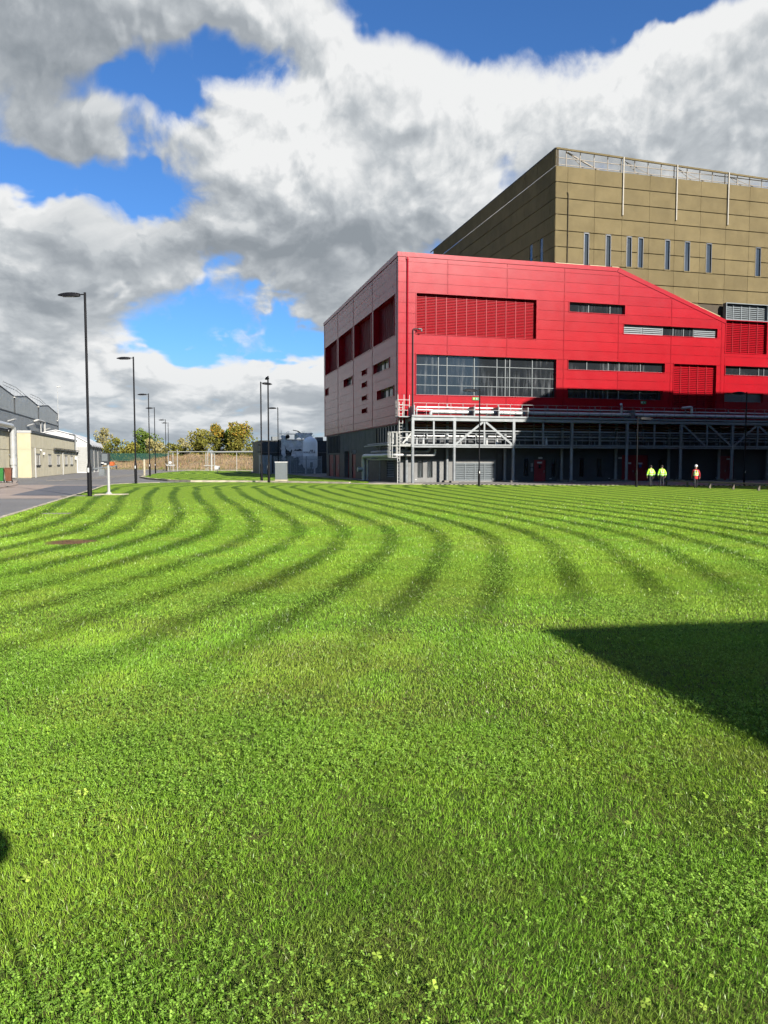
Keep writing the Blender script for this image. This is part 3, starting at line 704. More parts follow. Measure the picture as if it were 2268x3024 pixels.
for i, o in enumerate(OPEN_G):
    a, b, c, e = o; fr = MB(); w = 0.06
    fr.box(a-w,a,-0.03,0.2,c,e+w).box(b,b+w,-0.03,0.2,c,e+w).box(a,b,-0.03,0.2,e,e+w)
    if i == 2:
        lv = fr.box(a,b,-0.03,0.2,c-w,c).build('louvre', M['grey_slat'], red); mb = MB()
        for j in range(9):
            z = c + (j+0.5)*(e-c)/9; mb.add([(a,0.16,z+0.09),(a,0.02,z-0.07),(b,0.02,z-0.07),(b,0.16,z+0.09)], [(0,1,2,3)])
        mb.build('blades', M['grey_slat'], lv, kind='stuff'); MB().box(a,b,0.19,0.22,c,e).build('backing', M['dark_grey'], lv)
        for u in (7.3, 8.4, 9.5): MB().box(u-0.03,u+0.03,0.0,0.1,c,e).build('mullion', M['grey_slat'], lv)
    elif i in (4, 8, 10):
        dr_ = fr.build('door', M['dark_grey'], red); leaves = [(a,b)] if i == 4 else [(a,(a+b)/2),((a+b)/2,b)]
        for p, q in leaves:
            lf = MB().box(p+0.01,q-0.01,0.06,0.12,c,e).build('door_leaf', M['red_door'], dr_)
            MB().box(q-0.22,q-0.16,-0.02,0.06,1.0,1.25).build('handle', M['galv'], dr_)
        if i == 4: MB().box(15.72,15.98,0.045,0.07,1.45,1.85).build('vision_panel', M['glass'], dr_); MB().box(15.55,16.1,0.04,0.06,1.98,2.14).build('door_sign', M['sign_white'], dr_)
        MB().box(a,b,0.2,0.24,c,e).build('backing', M['black_matt'], dr_)
    else:
        wn = fr.box(a,b,-0.03,0.2,c-w,c).build('window', M['dark_grey'], red); MB().box(a,b,0.10,0.14,c,e).build('pane', M['glass'], wn)
# recessed light strips, signs, cameras on the ground storey
for u, z0, z1, w in ((15.88,2.47,2.65,0.46),(25.5,2.48,2.64,0.42),(39.5,2.38,2.54,0.4),(26.72,1.89,2.08,0.34),(28.05,1.87,2.05,0.52)):
    MB().box(u-w/2,u+w/2,-0.05,-0.01,z0,z1).build('wall_sign', M['sign_white'], red)
MB().box(27.9,28.2,-0.05,-0.01,1.5,1.83).build('wall_sign', M['sign_blue'], red)
for u in (1.9, 10.45, 17.1, 24.2, 38.0): MB().box(u-0.12,u+0.12,-0.04,0.0,0.3,0.36).build('wall_sign', M['sign_white'], red)
for u, lab in ((8.4, 1), (28.28, 2)):
    sg = MB().box(u-0.35,u+0.35,-0.06,-0.03,8.55,8.85).build('exit_sign', M['sign_green'], red, label='green emergency exit sign with white running figure')
    p = MB().box(u-0.28,u-0.10,-0.067,-0.06,8.60,8.80); p.build('door_symbol', M['sign_yellow' if lab == 1 else 'sign_white'], sg)
    q = MB(); q.bar((u+0.05,-0.065,8.62),(u+0.12,-0.065,8.74),0.04,0.04).bar((u+0.12,-0.065,8.74),(u+0.20,-0.065,8.62),0.04,0.04).box(u+0.09,u+0.15,-0.068,-0.06,8.76,8.81)
    q.build('running_figure', M['sign_white'], sg)
cm = MB().bar((0.5,-0.02,5.55),(0.5,-0.35,5.55),0.07).bar((0.38,-0.45,5.42),(0.62,-0.25,5.55),0.14).build('security_camera', M['sign_white'], red)
eb = MB().box(14.75,15.0,-0.12,0.0,1.6,2.0).box(14.78,14.97,-0.12,0.0,1.1,1.5).build('call_box', M['galv'], red)
# left side ground storey
OPEN_LG = [(0.25,9.45,3.75,6.0),(29.7,38.35,3.4,5.95),(34.6,37.9,0.05,3.2),(30.2,33.3,0.05,3.15),(24.0,26.75,0.05,3.55),(19.9,22.05,0.05,3.1),(19.7,22.2,3.2,3.6),(1.76,4.77,0.5,2.52)]
OS = 0.12
lw = wall_sheet('l', OPEN_LG, 0.0, 40.0, 0.0, 6.05, OS)
low = MB(); up = MB()
for q in lw.f:
    zc = sum(lw.v[i][2] for i in q)/len(q)
    (low if zc < 3.3 else up).add([lw.v[i] for i in q], [tuple(range(len(q)))])
low.build('ground_wall', M['charcoal'], red); up.build('ground_wall', M['concrete'], red)
MB().box(0.13,0.6,0.0,40.0,5.95,6.0).build('soffit', M['black_matt'], red)
MB().box(OS,8,39.9,40.0,0,6.0).build('rear_wall', M['charcoal'], red)
def side_glazing(o, n):
    a, b, c, e = o; wn = MB().box(OS-0.03,OS+0.15,a,b,c-0.08,c).box(OS-0.03,OS+0.15,a,b,e-0.1,e).build('window', M['dark_grey'], red)
    for i in range(n):
        p, q = a+(b-a)*i/n, a+(b-a)*(i+1)/n
        MB().box(OS+0.06,OS+0.10,p+0.04,q-0.04,c,e-0.1).build('pane', M['glass_clean'], wn)
    for i in range(n+1):
        p = a+(b-a)*i/n; MB().box(OS-0.05,OS+0.14,p-0.09,p+0.09,c,e).build('mullion', M['dark_grey'], wn)
    MB().box(OS+0.2,OS+0.25,a-0.1,b+0.1,c-0.1,e+0.05).build('dark_interior', M['black_matt'], wn)
side_glazing(OPEN_LG[0], 8); side_glazing(OPEN_LG[1], 8)
for i in (2, 3, 4, 5):
    a, b, c, e = OPEN_LG[i]; dep = 0.08 if i != 4 else 0.5
    d_ = MB().box(OS-0.02,OS+0.6,a-0.08,a,c,e+0.06).box(OS-0.02,OS+0.6,b,b+0.08,c,e+0.06).box(OS-0.02,OS+0.6,a,b,e,e+0.06).build('door', M['concrete'] if i == 4 else M['charcoal'], red)
    for p, q in (((a,(a+b)/2),((a+b)/2,b)) if i < 4 else ((a,b),)):
        MB().box(OS+dep,OS+dep+0.05,p+0.01,q-0.01,c,e).build('door_leaf', M['red_door'], d_)
    if i in (2, 3, 5): MB().box(OS-0.06,OS+0.0,a+0.35,a+0.5,1.1,1.9).build('handle', M['galv'], d_)
for o in OPEN_LG[6:]:
    a, b, c, e = o; lv = MB().box(OS-0.03,OS+0.15,a-0.08,a,c,e).box(OS-0.03,OS+0.15,b,b+0.08,c,e).build('louvre', M['dark_grey'], red); mb = MB(); n = max(4, int((e-c)/0.17))
    for j in range(n):
        z = c+(j+0.5)*(e-c)/n; mb.add([(OS+0.10,a,z+0.07),(OS-0.02,a,z-0.05),(OS-0.02,b,z-0.05),(OS+0.10,b,z+0.07)], [(0,1,2,3)])
    mb.build('blades', M['grey_slat'], lv, kind='stuff'); MB().box(OS+0.12,OS+0.16,a,b,c,e).build('backing', M['black_matt'], lv)

# ------------------------------------------------------------------ bronze mesh-clad tower block behind
TB = 0.8; SB = 17.67
bronze = thing('mesh_clad_tower', 'tall bronze mesh-clad block rising behind the red hall', 'building', SB, TB)
ROWZ = [33.6 - 1.69*i for i in range(0, 12)]          # 33.6, 31.9 ... downwards
COLF = [SB, 19.05, 22.3, 25.65, 29.05, 32.3, 35.6, 38.95, 42.1, 45.4, 48.7, 52, 60]
COLL = [TB] + [TB + 1.2 + 3.3*i for i in range(0, 13)]
BWIN = [(21.06,21.7),(23.7,24.37),(26.27,26.94),(27.7,28.38),(31.1,31.77),(33.62,34.34),(36.45,37.2),(43.08,43.82)]
BZ0, BZ1 = 23.55, 26.84
BOPEN = [(a, b, BZ0, BZ1) for a, b in BWIN]
GL = (38.75, 44.3, 18.34, 20.1)
bk = MB().box(SB+0.1, 59.9, TB+0.12, 43, 15, 33.55).build('wall', M['gold_dark'], bronze)
def floor_line(u):
    if u < 24.9: return 23.35
    if u < 38.7: return (sl_c - sl_a*u)/sl_b + 0.42
    return 20.2
for a, b in zip(COLF[:-1], COLF[1:]):
    for c, d in zip(ROWZ[1:], ROWZ[:-1]):
        if b > 38.7 and d < 20.3: continue
        lo = c
        cuts = [(o[0], o[1]) for o in BOPEN if o[2] < (c+d)/2 < o[3]]
        for p, q in rects_minus(a, b, cuts):
            poly = [(p+0.014,lo+0.045),(q-0.014,lo+0.045),(q-0.014,d-0.045),(p+0.014,d-0.045)]
            if a >= 38.9: poly = clip(poly, 0, -1, -20.2)
            elif a >= 24.0: poly = clip(clip(poly, -sl_a, -sl_b, -sl_c - sl_b*0.42), 0, -1, -18.6)
            else: poly = clip(poly, 0, -1, -23.35)
            if b > 38.7 and a < 38.7: poly = clip(poly, 1, 0, 38.95)
            if len(poly) >= 3: MB().prism(poly, 'sz', TB-0.03, TB+0.09).build('mesh_panel', M['gold'], bronze)
for a, b in zip(COLL[:-1], COLL[1:]):
    for c, d in zip(ROWZ[1:8], ROWZ[:7]):
        if d < 22.6: continue
        cuts = [(o, o+0.75) for o in (3.6, 6.2) if (c+d)/2 < 26.9]
        for p, q in rects_minus(a, b, cuts):
            mp = MB().prism([(p+0.014,c+0.045),(q-0.014,c+0.045),(q-0.014,d-0.045),(p+0.014,d-0.045)], 'tz', SB-0.03, SB+0.09)
            nf = max(1, int((q-p)/0.36))
            for i in range(nf):
                u = p+(q-p)*(i+0.5)/nf; mp.box(SB-0.045, SB-0.03, u-0.012, u+0.012, c+0.06, d-0.06)
            mp.build('mesh_panel', M['gold'], bronze)
for o in (3.6, 6.2): 
    w_ = MB().box(SB+0.06,SB+0.2,o,o+0.75,22.0,26.9).build('window', M['slate'], bronze); MB().box(SB+0.03,SB+0.06,o+0.08,o+0.67,22.0,26.8).build('pane', M['glass_clean'], w_)
for a, b, c, d in BOPEN:
    c2 = c if a > 25 else 23.2
    w_ = MB().box(a,a+0.10,TB-0.05,TB+0.2,c2,d).box(b-0.07,b,TB-0.05,TB+0.2,c2,d).box(a,b,TB-0.05,TB+0.2,d-0.12,d).build('window', M['slate'], bronze)
    MB().box(a+0.1,b-0.07,TB+0.09,TB+0.118,c2,d-0.12).build('pane', M['glass_clean'], w_)
    MB().box(a-0.06,b+0.10,TB-0.10,TB+0.10,c2-0.12,c2).build('sill', M['gold'], w_)
    MB().box(a-0.10,a-0.01,TB-0.045,TB+0.06,c2,d).build('jamb', M['gold'], w_)
# bright trim that follows the red roofline
tr = MB()
for p, q in (((SB,23.38),(21.0,23.38)),((21.75,23.38),(23.65,23.38)),((24.45,23.38),(25.3,23.38)),((25.3,23.38),(25.3,23.1)),((25.3,23.18),(38.6,(sl_c-sl_a*38.6)/sl_b+0.42))):
    MB().bar((p[0],TB-0.12,p[1]),(q[0],TB-0.12,q[1]),0.14,0.085).build('edge_trim', M['gold_trim'], bronze)
louvre('f', GL, bronze, 0.42, bays=5, pitch=0.2, material=M['grey_slat'], back=M['dark_grey'], post=M['grey_slat'], trim=M['grey_slat'])
# open parapet: sloping top rail, posts, rails, braces and the screen
def ztop(u): return 35.45 - (u-SB)*0.0285
MB().bar((SB,TB,ztop(SB)-0.09),(60,TB,ztop(60)-0.09),0.16,0.18).build('top_rail', M['gold'], bronze)
for z, k_ in ((0.62, 'rail'), (0.22, 'rail')):
    MB().bar((SB,TB+0.35,33.6+z*1.55 if z > 0.5 else 33.86),(60,TB+0.35,33.6+z*1.35 if z > 0.5 else 33.86),0.07,0.07).build('rail', M['steel_tan'], bronze)
u = 19.0
while u < 50:
    MB().bar((u,TB+0.3,33.5),(u,TB+0.3,ztop(u)-0.1),0.075,0.075).build('post', M['steel_tan'], bronze); u += 1.66
for u in (19.1, 25.9, 32.6, 39.3):
    MB().bar((u,TB+0.45,ztop(u)-0.15),(u+4.0,TB+0.45,33.65),0.15 if u < 20 else 0.05,0.12 if u < 20 else 0.05).build('brace', M['steel_tan'], bronze)
    MB().bar((u+0.4,TB+0.45,ztop(u)-0.3),(u+2.2,TB+0.45,33.6),0.05,0.05).build('brace', M['steel_tan'], bronze)
MB().add([(SB,TB-0.02,33.6),(60,TB-0.02,33.6),(60,TB-0.02,ztop(60)-0.15),(SB,TB-0.02,ztop(SB)-0.15)], [(0,1,2,3)]).build('screen', M['screen'], bronze)
for u in (25.68, 32.4, 39.12):
    MB().box(u-0.065,u+0.065,TB-0.18,TB-0.04,29.0,ztop(u)-0.02).build('mast_strut', M['mast'], bronze)
# left-hand parapet screen and its back rails
for p, q in zip(COLL[:-1], COLL[1:]):
    mp = MB().prism([(p+0.03,33.64),(q-0.03,33.64),(q-0.014,35.36),(p+0.014,35.36)], 'tz', SB-0.03, SB+0.03)
    nf = max(1, int((q-p)/0.36))
    for i in range(nf):
        u = p+(q-p)*(i+0.5)/nf; mp.box(SB-0.045, SB-0.03, u-0.012, u+0.012, 33.75, 35.3)
    mp.build('mesh_panel', M['gold'], bronze)
MB().bar((SB-0.02,TB,35.42),(SB-0.02,43.1,35.42),0.12,0.1).build('top_rail', M['dark_grey'], bronze)
for i in range(13):
    t = TB + 1.2 + 3.3*i; MB().bar((SB+0.5,t,33.5),(SB+0.5,t,35.3),0.09,0.09).build('post', M['steel_tan'], bronze)
MB().box(SB+0.09,SB+0.3,TB,TB+0.1,23,35.3).build('corner_post', M['gold_dark'], bronze)
MB().tube([(19.1,TB-0.12,23.4),(19.1,TB-0.12,30.6),(19.0,TB-0.12,30.9)], 0.05, 8).build('conductor_pipe', M['gold_dark'], bronze)

# ------------------------------------------------------------------ pipe gantry along the front of the red hall
TF, TR = -4.7, -2.6
gan = thing('pipe_gantry', 'long steel pipe gantry with handrails running along the foot of the red hall', 'gantry', 0, TF)
COLS = [0.0, 4.2, 10.4, 16.76, 23.06, 29.46, 35.8, 42.2, 48.6]
S1 = 52.0
for i, s_ in enumerate(COLS):
    for t_ in (TF, TR):
        c_ = MB().tube([(s_,t_,0.03),(s_,t_,3.5)], 0.155, 12).build('column', M['galv'], gan, smooth=True)
        if i > 0: MB().box(s_-0.38,s_+0.38,t_-0.35,t_+0.35,0.02,0.22).build('footing', M['paving'], c_)
    MB().box(s_-0.13,s_+0.13,TF-0.13,TF+0.13,3.5,6.35).build('upright', M['galv'], gan)
    MB().box(s_-0.12,s_+0.12,TR-0.12,TR+0.12,3.5,6.35).build('upright', M['galv'], gan)
for a, b in zip(COLS[:-1], COLS[1:]):
    m_ = (a+b)/2
    MB().box(m_-0.075,m_+0.075,TF-0.075,TF+0.075,3.8,6.0).build('upright', M['galv'], gan)
    MB().box(m_-0.06,m_+0.06,TR-0.06,TR+0.06,3.8,6.0).build('upright', M['galv'], gan)
    MB().box(m_-0.05,m_+0.05,TF,TR,3.62,3.78).build('cross_beam', M['galv'], gan)
    MB().box(a-0.06,a+0.06,TF+0.15,TR-0.14,6.05,6.3).build('cross_beam', M['galv'], gan)
for t_, d_ in ((TF, 1), (TR, 0)):
    MB().box(-0.1,S1,t_-0.10,t_+0.10,3.47,3.60).build('beam', M['galv'], gan)
    MB().box(-0.1,S1,t_-0.12,t_+0.10,3.66,3.80).build('beam', M['galv'], gan)
    MB().box(-0.1,S1,t_-0.14,t_+0.12,6.05,6.32).build('main_beam', M['galv'], gan)
    MB().box(-0.1,S1,t_-0.16,t_+0.14,6.40,6.58).build('deck_edge', M['galv'], gan)
    if d_: MB().box(-0.1,S1,t_-0.07,t_+0.05,5.05,5.18).build('beam', M['galv'], gan)
MB().box(-0.1,S1,TF+0.12,TR-0.12,3.60,3.645).build('deck', M['dark_grey'], gan)
MB().box(-0.1,S1,TF+0.14,TR-0.14,6.42,6.47).build('deck', M['dark_grey'], gan)
# diagonal braces
for p, q in (((7.15,5.98),(4.35,3.8)),((7.45,5.98),(10.25,3.8)),((29.65,6.0),(32.4,3.8)),((32.8,6.0),(35.6,3.8)),((38.8,6.0),(36.05,3.8)),((39.1,6.0),(42.0,3.8))):
    MB().bar((p[0],TF,p[1]),(q[0],TF,q[1]),0.12,0.2).build('brace', M['galv'], gan)
def handrail(parent, s0, s1, t_, z0, step, top=1.1, mid=(0.55,), r=0.022, m=M['galv']):
    for h_ in (top,) + tuple(mid): MB().bar((s0,t_,z0+h_),(s1,t_,z0+h_),r*1.7,r*1.7).build('handrail', m, parent)
    n = max(1, round((s1-s0)/step))
    for i in range(n+1):
        u = s0+(s1-s0)*i/n; MB().bar((u,t_,z0),(u,t_,z0+top),r*1.6,r*1.6).build('baluster', m, parent)
handrail(gan, 0.1, 48.4, TF-0.08, 6.58, 1.25, 1.15, (0.55,))
handrail(gan, 0.1, 48.4, TF-0.02, 3.8, 1.05, 1.05, (0.5,))
# pipes on the top deck
def pipe(parent, pts, r, bend=0.35, m=M['pipe'], n=12, name='pipe'): return MB().elbow_tube(pts, r, bend, n).build(name, m, parent, smooth=True)
TPI = -3.7
pp = pipe(gan, [(2.1,TPI,6.47),(2.1,TPI,6.98),(S1,TPI,6.98)], 0.19, 0.3)
for i in range(30):
    u = 3.0+1.6*i
    if u < S1: MB().tube([(u,TPI,6.98),(u+0.05,TPI,6.98)], 0.205, 12).build('pipe_band', M['galv'], pp, smooth=True)
p2 = pipe(gan, [(0.85,TPI+0.55,6.6),(0.85,TPI+0.55,7.45),(S1,TPI+0.55,7.45)], 0.075, 0.15)
for i in range(9):
    u = 4.0+5.4*i; v_ = MB().tube([(u-0.12,TPI+0.55,7.45),(u+0.12,TPI+0.55,7.45)], 0.13, 10).bar((u,TPI+0.55,7.5),(u,TPI+0.55,7.75),0.06).bar((u-0.1,TPI+0.55,7.75),(u+0.1,TPI+0.55,7.75),0.04).build('valve', M['galv'], p2)
pipe(gan, [(1.0,TPI+0.85,7.2),(S1,TPI+0.85,7.2)], 0.06)
for u in (0.2, 6.3, 8.9, 12.0, 24.0): MB().box(u-0.05,u+0.05,TF+0.1,TR,6.5,7.5).build('pipe_stand', M['galv'], gan)
vt = pipe(gan, [(23.2,-3.3,7.2),(23.2,-3.3,7.95),(22.9,-3.7,8.1)], 0.13, 0.2, M['pipe'], name='vent_pipe')
vt = pipe(gan, [(31.6,-3.4,7.3),(31.6,-3.4,8.0),(30.4,-3.4,7.85)], 0.14, 0.2, M['pipe'], name='vent_pipe')
# pipes and valves inside the gantry
for z_, t_, r_, m_ in ((4.62,-3.5,0.07,'pipe'),(4.25,-3.6,0.05,'galv'),(5.75,-3.3,0.10,'rust'),(5.45,-3.2,0.05,'galv')):
    pipe(gan, [(0.4,t_,z_),(S1,t_,z_)], r_, 0.2, M[m_])
for i in range(22):
    u = 0.9+2.1*i; MB().tube([(u,-3.9,3.65),(u,-3.9,4.2)], 0.05, 8).box(u-0.13,u+0.13,-4.05,-3.75,3.66,3.78).build('pipe_support', M['galv'], gan)
for u in (0.75, 1.4, 5.2, 8.0, 9.1, 14.5): MB().tube([(u,-3.6,3.7),(u,-3.6,4.4)], [0.16,0.12], 10).tube([(u,-3.6,4.4),(u,-3.6,4.7)], 0.05, 8).build('valve', M['pipe'], gan, smooth=True)
MB().box(0.3,S1,-2.56,-2.46,5.25,5.9).build('cable_tray', M['rust'], gan)
# pipes leaving under the deck to the left
pipe(gan, [(2.7,-3.4,3.3),(2.7,-3.4,2.75),(-1.6,-3.4,2.75),(-1.6,6.5,2.75)], 0.13, 0.35)
pipe(gan, [(2.2,-3.1,3.4),(2.2,-3.1,3.1),(-1.3,-3.1,3.1),(-1.3,6.5,3.1)], 0.17, 0.35, M['galv'])
pipe(gan, [(-1.9,-2.8,3.75),(-1.9,7.5,3.75)], 0.08, 0.3, M['galv']); pipe(gan, [(-1.5,-2.8,3.95),(-1.5,7.5,3.95)], 0.08, 0.3, M['galv'])
lp = pipe(gan, [(-1.2,-2.6,2.7),(-2.2,6.6,2.7),(-2.2,6.6,0.05)], 0.25, 0.5, M['pipe'])
pipe(gan, [(-1.0,-2.6,2.35),(-1.9,6.1,2.35),(-1.9,6.1,0.05)], 0.11, 0.35, M['pipe'])
MB().tube([(-2.9,6.6,1.25),(-2.2,6.6,1.25)], 0.24, 12).build('flange', M['pipe'], lp, smooth=True)
MB().bar((-2.3,2.6,2.45),(-0.9,2.6,2.45),0.12).bar((-1.4,2.6,0.03),(-1.4,2.6,3.7),0.12).build('pipe_bracket', M['galv'], gan)
# end platform with ladder, cage and rails
for s_, t_ in ((-1.25,-4.6),(-1.25,-2.7)):
    MB().bar((s_,t_,3.65),(0,t_,3.65),0.12,0.16).build('platform_beam', M['white_steel'], gan)
MB().box(-1.35,-0.1,-4.75,-2.55,3.72,3.80).build('platform', M['white_steel'], gan)
handrail(gan, -1.35, -0.15, -4.75, 3.8, 0.9, 1.15, (0.6,), 0.036, M['white_steel'])
for t_ in (-4.75, -3.7, -2.6):
    MB().bar((-1.35,t_,3.3),(-1.35,t_,5.0),0.075).build('post', M['white_steel'], gan)
for z_ in (4.4, 4.95): MB().bar((-1.35,-4.75,z_),(-1.35,-2.6,z_),0.06).build('handrail', M['white_steel'], gan)
MB().bar((-1.0,-4.72,3.85),(-0.05,-4.72,4.9),0.10,0.16).build('brace', M['white_steel'], gan)
def ladder(parent, s_, t_, z0, z1, along=0.4):
    for d_ in (0, along): MB().bar((s_+d_,t_,z0),(s_+d_,t_,z1),0.06).build('ladder_stile', M['white_steel'], parent)
    z_ = z0+0.25
    while z_ < z1: MB().bar((s_,t_,z_),(s_+along,t_,z_),0.04).build('ladder_rung', M['white_steel'], parent); z_ += 0.3
ladder(gan, -1.55, -4.9, 0.05, 4.9, 0.22)
ladder(gan, -0.95, -3.3, 3.8, 7.9, 0.35)
# hooped cage of the lower ladder
for z_ in (2.5, 3.6, 4.9):
    pts = [(-1.55+0.1, -4.9, z_), (-1.75, -5.2, z_), (-2.15, -5.25, z_), (-2.4, -5.0, z_), (-2.4, -4.6, z_), (-2.1, -4.4, z_), (-1.5, -4.4, z_)]
    MB().tube(pts, 0.035, 6).build('cage_hoop', M['white_steel'], gan)
for u, v in ((-1.75,-5.2),(-2.15,-5.25),(-2.4,-5.0),(-2.4,-4.6),(-2.1,-4.4)):
    MB().bar((u,v,2.45),(u,v,4.95),0.05,0.03).build('cage_bar', M['white_steel'], gan)
# upper access cage to the roof deck
for u in (-1.1, -0.5, 0.05):
    MB().bar((u,-3.4,6.5),(u,-3.4,8.6),0.05).build('post', M['white_steel'], gan)
for z_ in (7.1, 7.6, 8.1): MB().bar((-1.1,-3.4,z_),(0.05,-3.4,z_),0.05).build('handrail', M['white_steel'], gan)
MB().box(-1.15,0.0,-3.9,-2.6,6.4,6.5).build('platform', M['galv'], gan)
MB().bar((-1.1,-2.7,6.5),(-1.1,-2.7,8.1),0.05).bar((-1.1,-3.4,8.1),(-1.1,-2.7,8.1),0.05).bar((-1.1,-3.4,7.3),(-1.1,-2.7,7.3),0.05).build('handrail', M['white_steel'], gan)
gan.location = W(0.83, -2.4); gan.scale = (1.04, 1.0, 1.03)

# ------------------------------------------------------------------ left side: grey shed, cream block, white store
SBW, TA, SA, TE = -40.66, 35.9, -42.87, 83.2
crm = thing('cream_block', 'low cream rendered block with white-framed windows beside the road', 'building', SBW, TA)
MB().prism([(SBW,TA),(SBW,TE),(-56,TE),(-56,-10),(SA,-10),(SA,TA)], 'st', 0.0, 6.0).build('core', M['cream_shed'], crm)
def slab(name, face, u0, u1, z0, z1, at, m):  # a proud render panel
    mb = MB(); mb.box(u0,u1,at-0.05,at+0.02,z0,z1) if face == 'A' else mb.box(at-0.02,at+0.05,u0,u1,z0,z1)
    return mb.build(name, m, crm)
slab('render_panel','A',SA+0.02,SBW+0.05,0.05,3.68,TA,M['cream']); slab('render_panel','A',SA+0.02,SBW+0.05,3.74,5.98,TA,M['cream'])
WB = [(39.5,42.4),(49.7,52.3),(58.3,61.0),(67.0,70.0),(74.2,77.1)]; WZ0, WZ1 = 1.70, 3.22
for u0, u1 in ((TA+0.02,53.7),(53.74,68.2),(68.24,TE)):
    slab('render_panel','B',u0,u1,4.06,5.98,SBW,M['cream_shed'])
    for a, b in rects_minus(u0, u1, WB): slab('render_panel','B',a,b,0.05,4.0,SBW,M['cream_shed'])
    for w0, w1 in WB:
        if u0 <= w0 < u1: slab('render_panel','B',w0,w1,0.05,WZ0,SBW,M['cream_shed']); slab('render_panel','B',w0,w1,WZ1,4.0,SBW,M['cream_shed'])
for a, b in ((-10,8),(8,22),(22,TA)):
    slab('render_panel','B',a+0.02,b-0.02,0.05,3.66,SA,M['cream_shed']); slab('render_panel','B',a+0.02,b-0.02,3.74,5.98,SA,M['cream_shed'])
for a, b in WB:
    wn = MB().box(SBW+0.0,SBW+0.09,a,a+0.22,WZ0,WZ1).box(SBW+0.0,SBW+0.09,b-0.22,b,WZ0,WZ1).box(SBW,SBW+0.09,a,b,WZ1-0.1,WZ1).build('window', M['white_steel'], crm)
    MB().box(SBW+0.0,SBW+0.03,a,b,WZ0,WZ1).build('pane', M['glass_clean'], wn)
    MB().box(SBW+0.0,SBW+0.07,(a+b)/2-0.12,(a+b)/2+0.12,WZ0,WZ1).build('mullion', M['white_steel'], wn)
    MB().box(SBW,SBW+0.2,a-0.15,b+0.15,WZ0-0.12,WZ0).build('sill', M['dark_grey'], wn)
    MB().box(SBW,SBW+0.12,a-0.1,b+0.1,WZ1,WZ1+0.08).build('lintel', M['dark_grey'], wn)
MB().box(SA-0.1,SBW+0.12,TA-0.12,TA+0.2,6.0,6.32).build('fascia', M['white_steel'], crm)
MB().box(-56,SBW+0.16,TA+0.2,TE+0.1,6.0,6.34).build('roof_edge', M['dark_grey'], crm)
MB().box(-56,SA+0.16,-10,TA-0.12,6.0,6.34).build('roof_edge', M['dark_grey'], crm)
for u, z1 in ((38.2,4.05),(64.0,4.0)): MB().tube([(SBW+0.16,u,0.0),(SBW+0.16,u,z1)], 0.10, 8).build('downpipe', M['white_steel'], crm, smooth=True)
MB().elbow_tube([(SBW+0.25,80.0,4.3),(SBW+0.25,80.0,7.2),(SBW-0.6,79.0,7.3)], 0.16, 0.35).build('flue', M['galv'], crm, smooth=True)
pl = MB().box(SBW+0.12,SBW+0.42,54.8,84.0,4.0,4.12).box(SBW+0.12,SBW+0.42,54.8,84.0,4.3,4.36).build('cable_rack', M['dark_grey'], crm)
for u in (55.0,60,65,70,75,80,84.2): MB().bar((SBW+0.05,u,3.6),(SBW+0.4,u,4.3),0.07).build('rack_bracket', M['dark_grey'], pl)
MB().box(SBW+0.05,SBW+0.35,45.0,45.3,3.2,3.5).build('junction_box', M['sign_white'], crm); MB().box(SBW+0.05,SBW+0.5,80.5,81.5,2.6,3.2).build('junction_box', M['sign_white'], crm)
MB().bar((SBW+0.07,42.8,3.9),(SBW+0.3,42.8,3.75),0.18).build('wall_lamp', M['sign_white'], crm)
# silver ventilation duct in the corner
duct = thing('vent_duct', 'silver vertical ventilation duct bending over the cream wall', 'duct', SA+0.5, 33.0)
MB().elbow_tube([(SA+0.55,33.2,0.1),(SA+0.55,33.2,6.75),(SA+0.55,14,6.75)], 0.33, 0.7, 14).build('duct_pipe', M['pipe'], duct, smooth=True)
MB().tube([(SA+0.55,33.2,1.75),(SA+0.55,33.2,2.6)], 0.42, 14).build('duct_box', M['pipe'], duct, smooth=True)
MB().box(SA+0.85,SA+1.0,33.2,33.6,0.1,6.6).build('duct_tray', M['galv'], duct)
for z_ in (3.0, 5.6): MB().box(SA,SA+1.0,33.1,33.3,z_,z_+0.12).build('duct_bracket', M['galv'], duct)
for u in (16, 24, 31): MB().bar((SA+0.55,u,6.0),(SA+0.55,u,6.45),0.1).build('duct_bracket', M['white_steel'], duct)
# white framed-fabric store
STE, TT, TT1 = -38.6, 84.6, 111.0
ten = thing('fabric_store', 'white gabled fabric storage building at the end of the cream block', 'building', STE, TT)
gab = [(-50.4,0.03),(-50.4,5.9),(-47.4,7.6),(-44.4,8.25),(-41.5,7.55),(STE,5.9),(STE,0.03)]
MB().prism(gab, 'sz', TT, TT+0.15).build('gable', M['white_pvc'], ten)
MB().prism([(-50.6,5.85),(-47.4,7.72),(-44.4,8.37),(-41.5,7.67),(STE+0.2,5.85),(STE+0.2,5.7),(-41.5,7.5),(-44.4,8.2),(-47.4,7.55),(-50.6,5.7)], 'sz', TT-0.2, TT1+0.3).build('roof', M['white_pvc'], ten)
MB().box(STE-0.3,STE-0.02,TT+0.15,TT1,0.03,5.75).build('side_wall', M['white_pvc'], ten)
for i in range(14):
    z_ = 0.3+0.35*i; MB().box(-40.6,STE-0.25,TT-0.07,TT,z_,z_+0.31).build('cladding_board', M['white_steel'], ten)
MB().box(STE-0.22,STE-0.02,TT-0.12,TT+0.02,0.03,5.7).build('corner_post', M['white_steel'], ten)
for i in range(6):
    a = TT+0.8+4.3*i; b = a+4.0
    MB().add([(STE+0.25,a,5.7),(STE+0.55,a+1.0,5.3),(STE+0.6,(a+b)/2,5.15),(STE+0.55,b-1.0,5.3),(STE+0.25,b,5.7),(STE,b,6.3),(STE,a,6.3)], [(0,1,2,3,4,5,6)]).build('valance', M['white_pvc'], ten)
